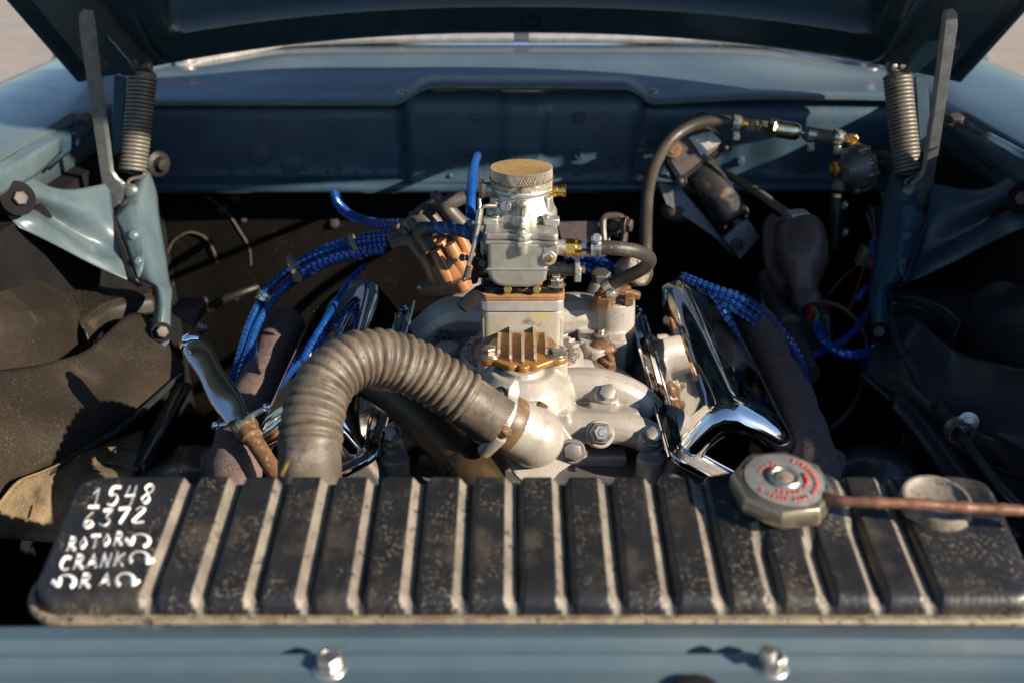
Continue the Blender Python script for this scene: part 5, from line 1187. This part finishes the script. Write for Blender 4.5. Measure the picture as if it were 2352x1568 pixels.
loom('horn_cable', 'thin blue wrapped cable crossing behind the hanging loop at the right', [D(1832, 822, 1.36), D(1890, 808, 1.38), D(1940, 780, 1.40), D(1975, 745, 1.42), D(1998, 712, 1.44)], .0052, None, .0085, fill=.72)
tag(MB().tube([D(1875, 690, 1.45), D(1930, 705, 1.44), D(1970, 740, 1.42), D(1990, 785, 1.40), D(1993, 840, 1.38), D(1975, 900, 1.34), D(1945, 950, 1.30), D(1905, 985, 1.26)], .0036, 10, .006).out('brake_pipe', IRON), 'thin dusty brown pipe curving down right of the exhaust manifold', 'pipe')

# ------------------------------------------------------------------ wiper motor
wm = T('wiper_motor', 'grimy black wiper motor tilted on the firewall with a data plate', 'motor', D(1620, 420, 1.62))
hg = [(1534, 330), (1560, 302), (1606, 277), (1632, 284), (1668, 322), (1672, 334), (1660, 346), (1580, 408), (1572, 422), (1560, 424), (1552, 412), (1530, 372)]
nf = (CAM-D(1600, 350, 1.6)).normalized()*.6+V((.0, -.5, .4)); nf.normalize()
MB().prism([D(u, v, 1.60) for u, v in hg], -nf*.045).out('gear_housing', BLACKM, wm, bevel=.004, seg=3)
hg2 = [(1540, 334), (1606, 284), (1628, 291), (1660, 330), (1578, 396), (1564, 408), (1540, 372)]
MB().prism([D(u, v, 1.598) for u, v in hg2], -nf*.004).out('housing_cover', LABELM if False else IRON, wm, bevel=.0015)
MB().prism([D(u, v, 1.594) for u, v in ((1581, 316), (1634, 300), (1658, 327), (1611, 357))], -nf*.002).out('data_plate', LABELM, wm)
for (u, v) in ((1564, 416), (1668, 338), (1612, 272)):
    MB().lathe(D(u, v, 1.598), nf, [(.010, -.02), (.010, 0), (.0075, .002), (.004, .002)], 16).out('screw_lug', BLACKM, wm); bolt(wm, D(u, v, 1.594), nf, .0048, IRON, 'dome', name='screw')
MB().lathe(D(1548, 345, 1.594), nf, [(.013, -.002), (.013, .001), (.008, .0015), (.008, .003), (0, .003)], 18).out('rust_disc', RUSTY, wm)
m0 = D(1606, 385, 1.63); m1 = D(1690, 510, 1.60); mx = (m1-m0).normalized(); Lm = (m1-m0).length
MB().lathe(m0, mx, [(.027, -.01), (.0275, .0), (.0275, Lm-.006), (.0265, Lm-.002), (.024, Lm), (.010, Lm), (.009, Lm+.006), (0, Lm+.006)], 32).out('motor_body', mat('grimy_black_motor', (.02, .019, .019), (.03, .028, .026), 40, .36, coat=.2, bump=.25, bsc=250, patch=(.15, .115, .08), psc=30, pthr=.57, pw=.07), wm)
for s in (-1, 1):
    su, sv, _ = basis(mx, (1, 0, 0)); bolt(wm, m1+su*.02*s, mx, .004, ZINC, 'dome', name='end_screw')
mb = T('motor_bracket', 'diamond shaped grey bracket plate below the wiper motor', 'bracket', D(1700, 560, 1.58))
MB().prism([D(u, v, 1.60) for u, v in ((1660, 549), (1690, 520), (1719, 506), (1746, 546), (1700, 597))], (0, .004, .002)).out('bracket_plate', STEELP, mb, bevel=.001)
MB().prism([D(u, v, 1.592) for u, v in ((1662, 548), (1700, 510), (1720, 505), (1717, 540), (1708, 574), (1694, 583), (1680, 574))], (0, .004, .002)).out('bracket_tongue', STEELP, mb, bevel=.001)
MB().lathe(D(1693, 563, 1.588), (0, -1, .3), [(.011, 0), (.0105, .004), (.007, .004), (.006, .001), (0, .001)], 20).out('bush', RUBBER, mb)
MB().prism([D(u, v, 1.63) for u, v in ((1510, 420), (1560, 428), (1668, 560), (1690, 596), (1640, 545), (1530, 470))], (0, .004, .002)).out('bracket_arm', STEELP, mb, bevel=.001)
tag(MB().sphere(D(1556, 485, 1.65), .022, 16, (1.3, 1, .9)).out('grommet_boot', mat('sandy_boot', (.12, .085, .05), (.04, .03, .025), 40, .6, bump=.4), None), 'dusty rubber boot on the firewall under the wiper motor', 'grommet')
MBp = [D(1655, 395, 1.66), D(1700, 418, 1.63), D(1745, 445, 1.58), D(1785, 475, 1.54), D(1815, 495, 1.52)]
tag(MB().tube(MBp, .0068, 12, .004).out('braided_cable', BRAIDM), 'braided cloth cable running down from the wiper motor', 'cable')

# ------------------------------------------------------------------ rusty cylinder
mc = T('master_cylinder', 'rusty brown cast reservoir with a square plug cap at the right', 'cylinder', D(1848, 700, 1.45))
C0 = [((1836, 524, 1.50), .030), ((1839, 533, 1.495), .0345), ((1842, 560, 1.48), .037), ((1845, 595, 1.465), .0365), ((1846, 620, 1.46), .031), ((1846, 645, 1.455), .023), ((1848, 665, 1.45), .019), ((1852, 685, 1.445), .018)]
P = [D(*c[0]) for c in C0]; rs_ = [c[1] for c in C0]
g = MB(); n = 30; rs = []
for p, (t, a, b), r_ in zip(smoothline(P, 4), frames(smoothline(P, 4)), [rs_[min(i//4, 6)]+(rs_[min(i//4+1, 7)]-rs_[min(i//4, 6)])*(i % 4)/4 for i in range(29)]):
    rs.append([p+(a*math.cos(6.28318*j/n)+b*math.sin(6.28318*j/n))*r_ for j in range(n)])
MCYL = mat('rusty_brown_reservoir', (.125, .08, .075), (.085, .055, .052), 40, .42, coat=.1, bump=.2, bsc=160, spk=(.2, .13, .1), ssc=250, sthr=.62, smask=20)
g.rings(rs).out('reservoir', MCYL, mc, ang=60)
MB().lathe(D(1833, 512, 1.495), (0, -.30, 1), [(.027, 0), (.0275, .004), (.025, .006), (.018, .0065)], 28).out('cap_flange', IRON, mc)
MB().box(D(1832, 496, 1.485), (.029, .024, .014), Matrix.Rotation(.2, 3, 'Z')).out('square_plug', LABELM, mc, bevel=.002)
MB().tube([D(1790, 505, 1.55), D(1775, 530, 1.55), D(1782, 620, 1.53), D(1815, 665, 1.49)], .016, 12).out('mount_flange', MCYL, mc)
a_ = D(1852, 685, 1.445); b_ = D(1862, 714, 1.43); MB().lathe(a_, (b_-a_).normalized(), [(.019, -.004), (.021, .004), (.019, .014), (.0165, .022), (.013, .0225), (.012, .018)], 24).out('outlet', MCYL, mc)
MB().tube([D(1858, 700, 1.435), D(1866, 712, 1.42), D(1868, 726, 1.41)], .0045, 10, .003).out('red_sleeve', RED, mc); MB().tube([D(1854, 704, 1.435), D(1858, 720, 1.425), D(1864, 735, 1.41)], .0042, 10, .003).out('red_sleeve', RED, mc)

# ------------------------------------------------------------------ wiring at the right
wn = T('wire_nest', 'tangle of thin coloured wires with crimp connectors by the right hinge brace', 'wiring', D(2010, 560, 1.5))
random.seed(5)
def wire(pts, m, r_=.0016, nm='wire'): MB().tube([D(*p) for p in pts], r_, 6, .006).out(nm, m, wn)
wire([(2025, 445, 1.58), (2045, 455, 1.57), (2052, 480, 1.56)], YELLOW, .0028); wire([(2046, 485, 1.56), (2052, 505, 1.55), (2044, 525, 1.54), (2038, 535, 1.54)], YELLOW, .0022); wire([(2050, 540, 1.53), (2046, 570, 1.52)], YELLOW, .002)
for k in range(9):
    u = 1990+k*6
    wire([(u, 480+random.uniform(-10, 20), 1.56), (u+random.uniform(0, 18), 530, 1.54), (u*.5+1015+random.uniform(-6, 6), 580, 1.52), (2025+random.uniform(-8, 10), 640, 1.49)], random.choice((LOOMC, LOOMC, GREEN, IRON, LOOMT)))
for (a, b, m, r_) in (((2009, 545, 1.50), (2015, 575, 1.49), PINK, .0042), ((2002, 555, 1.49), (2010, 590, 1.48), BLUEP, .0045), ((2026, 582, 1.48), (2028, 606, 1.47), BLUEP, .006), ((2032, 606, 1.47), (2034, 625, 1.46), BLUEP, .004), ((2008, 598, 1.48), (2004, 618, 1.47), PINK, .0036), ((1990, 660, 1.45), (1968, 690, 1.44), BLUEP, .0052)):
    MB().tube([D(*a), D(*b)], r_, 10, smooth=False).out('crimp_connector', m, wn)
MB().box(D(1988, 590, 1.50), (.022, .02, .03), Matrix.Rotation(.3, 3, 'Y')).out('plug_block', TAN, wn, bevel=.003)
wire([(1985, 610, 1.5), (1960, 690, 1.47), (1945, 720, 1.46)], RED, .0018); wire([(2003, 620, 1.48), (1996, 680, 1.46), (1990, 700, 1.45)], LOOMC, .002); wire([(1975, 605, 1.5), (1935, 640, 1.49), (1900, 680, 1.48)], LOOMC, .0015); wire([(1995, 680, 1.45), (2000, 695, 1.44), (1992, 712, 1.44)], RED, .0016)
hr = T('wiring_harness', 'bundle of black cables running down the right apron to the radiator', 'wiring', D(2210, 980, 1.15))
HP = [(2022, 560, 1.48), (2030, 640, 1.44), (2040, 700, 1.40), (2052, 760, 1.35), (2072, 810, 1.275), (2110, 870, 1.195), (2155, 930, 1.135), (2200, 985, 1.08), (2245, 1050, 1.02), (2300, 1120, .955), (2370, 1190, .92)]
HARN = mat('black_cable_jacket', (.04, .043, .05), (.03, .032, .038), 60, .33, coat=.2)
for k in range(6):
    ox, oy = random.uniform(-9, 9), random.uniform(-6, 6)
    MB().tube([D(u+ox*(1 if 2 < i < 5 or i > 8 else .55), v+oy, d+k*.0012) for i, (u, v, d) in enumerate(HP)], .0026, 8, .01).out('cable', HARN, hr)
for i in (1, 4, 6): MB().tube([D(HP[i][0]-3, HP[i][1]-7, HP[i][2]), D(HP[i][0]+3, HP[i][1]+7, HP[i][2])], .0085, 10, smooth=False).out('tape_band', RUBBER, hr)
pc = T('cable_clip', 'steel clip with a rubber lining holding the black harness at the right', 'clip', D(2210, 985, 1.12))
hx = (D(2245, 1050, 1.02)-D(2155, 930, 1.135)).normalized(); c0 = D(2202, 988, 1.078)
bandring(c0, hx, .0105, .016, 0, 360, .003).out('rubber_lining', RUSTY, pc); bandring(c0, hx, .0136, .009, 0, 360, .0012).out('clip_band', ZINC, pc, ang=30)
MB().lathe(D(2224, 968, 1.072), (-.2, -1, .3), [(.011, -.003), (.011, .0), (.006, .001), (.006, .005), (0, .006)], 18).out('clip_screw', ZINC, pc)

# ------------------------------------------------------------------ dipstick with a dagger handle
ds = T('dipstick', 'oil dipstick with a chrome dagger handle in a rusty tube', 'dipstick', D(630, 1085, 1.0))
h0 = D(430, 795, 1.06); h1 = D(565, 962, 1.03)
pts = [(418, 782), (436, 772), (462, 776), (478, 800), (505, 850), (530, 895), (566, 950), (527, 972), (505, 938), (484, 912), (478, 890), (473, 862), (452, 822), (432, 808), (410, 806)]
def hd_(u, v): return 1.06-.00022*((u-430)+(v-795))*.6
cen = [(424, 792, 8, 15), (440, 792, 26, 18), (456, 810, 31, 19), (471, 834, 29, 18), (487, 862, 28, 18), (503, 890, 32, 19), (520, 918, 33, 19), (537, 946, 28, 17), (548, 962, 26, 16)]
rs = []; n = 20; P = [D(c[0], c[1], hd_(c[0], c[1])) for c in cen]; fr2 = frames(P); vw = (P[4]-CAM).normalized()
Pw = smoothline([V((c[2], c[3], 0)) for c in cen], 5); Ps = smoothline(P, 5)
for p, (t, a, b), wv in zip(Ps, frames(Ps), Pw):
    s_ = t.cross(vw).normalized(); s_ = t.cross(V((-.15, .4, -.68))).normalized(); d_ = s_.cross(t).normalized(); k = 1.05/F
    rs.append([p+s_*math.copysign(abs(math.cos(6.28318*j/n))**.55, math.cos(6.28318*j/n))*wv.x*k*1.02+d_*math.copysign(abs(math.sin(6.28318*j/n))**.55, math.sin(6.28318*j/n))*wv.y*k*.7 for j in range(n)])
hnd = MB().rings(rs).out('handle', CHROME, ds, ang=60)
MB().tube([D(418, 800, 1.062), D(425, 786, 1.061), D(440, 776, 1.06), D(458, 778, 1.06)], [.003, .0065, .0065, .004], 12, .003).out('pommel', CHROME, hnd)
MB().tube([D(497, 977, 1.03), D(515, 975, 1.03), D(545, 968, 1.03), D(580, 952, 1.03), D(612, 936, 1.03)], [.0022, .0032, .0055, .0032, .0022], 12, .003).out('guard', CHROME, hnd)
for (u, v) in ((496, 977), (613, 935)): MB().sphere(D(u, v, 1.03), .0048, 14).out('guard_ball', CHROME, hnd)
c_ = D(556, 968, 1.03); cx_ = (D(625, 1075, .995)-c_).normalized()
MB().lathe(c_, cx_, [(.0125, -.003), (.0135, .0), (.0135, .011), (.0125, .013)], 24).out('collar', CAPMET, ds)
MB().lathe(c_, cx_, [(.0105, .012), (.0112, .014), (.0112, .024), (.0095, .026), (.0088, .03), (.0085, .12)], 20).out('guide_tube', RUSTY, ds)

# ------------------------------------------------------------------ dim hardware behind the engine
sb = T('steering_bracket', 'small dark steel bracket with a bright stud low beside the left hinge brace', 'bracket', D(430, 760, 1.55))
MB().prism([D(u, v, 1.52) for u, v in ((392, 706), (452, 704), (458, 716), (446, 752), (420, 738), (396, 724))], (0, .05, -.004)).out('bracket_plate', IRON, sb, bevel=.002)
bolt(sb, D(462, 752, 1.51), (1, -.4, .1), .007, ZINC, 'nut', name='stud_nut')
MB().tube([D(470, 715, 1.60), D(510, 690, 1.64), D(540, 678, 1.67), D(590, 660, 1.70)], .007, 10).out('link_rod', BLACKM, sb)
cp_ = T('column_joint', 'dark steering column joint low behind the rusty reservoir', 'joint', D(1780, 690, 1.55))
MB().tube([D(1760, 640, 1.62), D(1790, 700, 1.52), D(1830, 790, 1.40), D(1860, 860, 1.33)], [.016, .018, .014, .014], 14, .01).out('column_shaft', IRON, cp_)
MB().lathe(D(1810, 750, 1.45), (D(1830, 790, 1.40)-D(1790, 700, 1.52)).normalized(), [(.02, -.02), (.024, -.016), (.024, .012), (.018, .016)], 20).out('coupling', IRON, cp_)
MB().patch(P4([[(1750, 660, 1.60), (1830, 655, 1.60), (1905, 690, 1.58)], [(1745, 690, 1.56), (1830, 690, 1.56), (1915, 725, 1.54)], [(1750, 790, 1.56), (1830, 800, 1.56), (1920, 820, 1.54)]]), 5).out('joint_cover', APRONR, cp_, solid=.003)
# ------------------------------------------------------------------ things below the hose
pu = T('bronze_pipe', 'dark bronze pipe slanting down under the ribbed hose', 'pipe', D(1060, 1070, 1.0))
MB().tube([D(830, 860, 1.10), D(900, 905, 1.08), D(975, 965, 1.05), D(1050, 1040, 1.02), D(1100, 1110, 1.0), D(1150, 1200, .98)], [.020, .022, .024, .025, .026], 22, .006).out('pipe_body', mat('oily_bronze', (.10, .065, .03), (.06, .04, .02), 30, .38, metal=.5, bump=.1), pu)
MB().tube([D(1066, 1058, 1.014), D(1074, 1070, 1.011)], .0268, 24, smooth=False).out('pipe_bead', BLACKM, pu)
tag(MB().tube([D(648, 1092, .80), D(655, 1072, .80), D(664, 1056, .80)], .0022, 8).out('wire_clip', BRASS), 'short bent wire sticking up behind the radiator by the hose', 'wire')
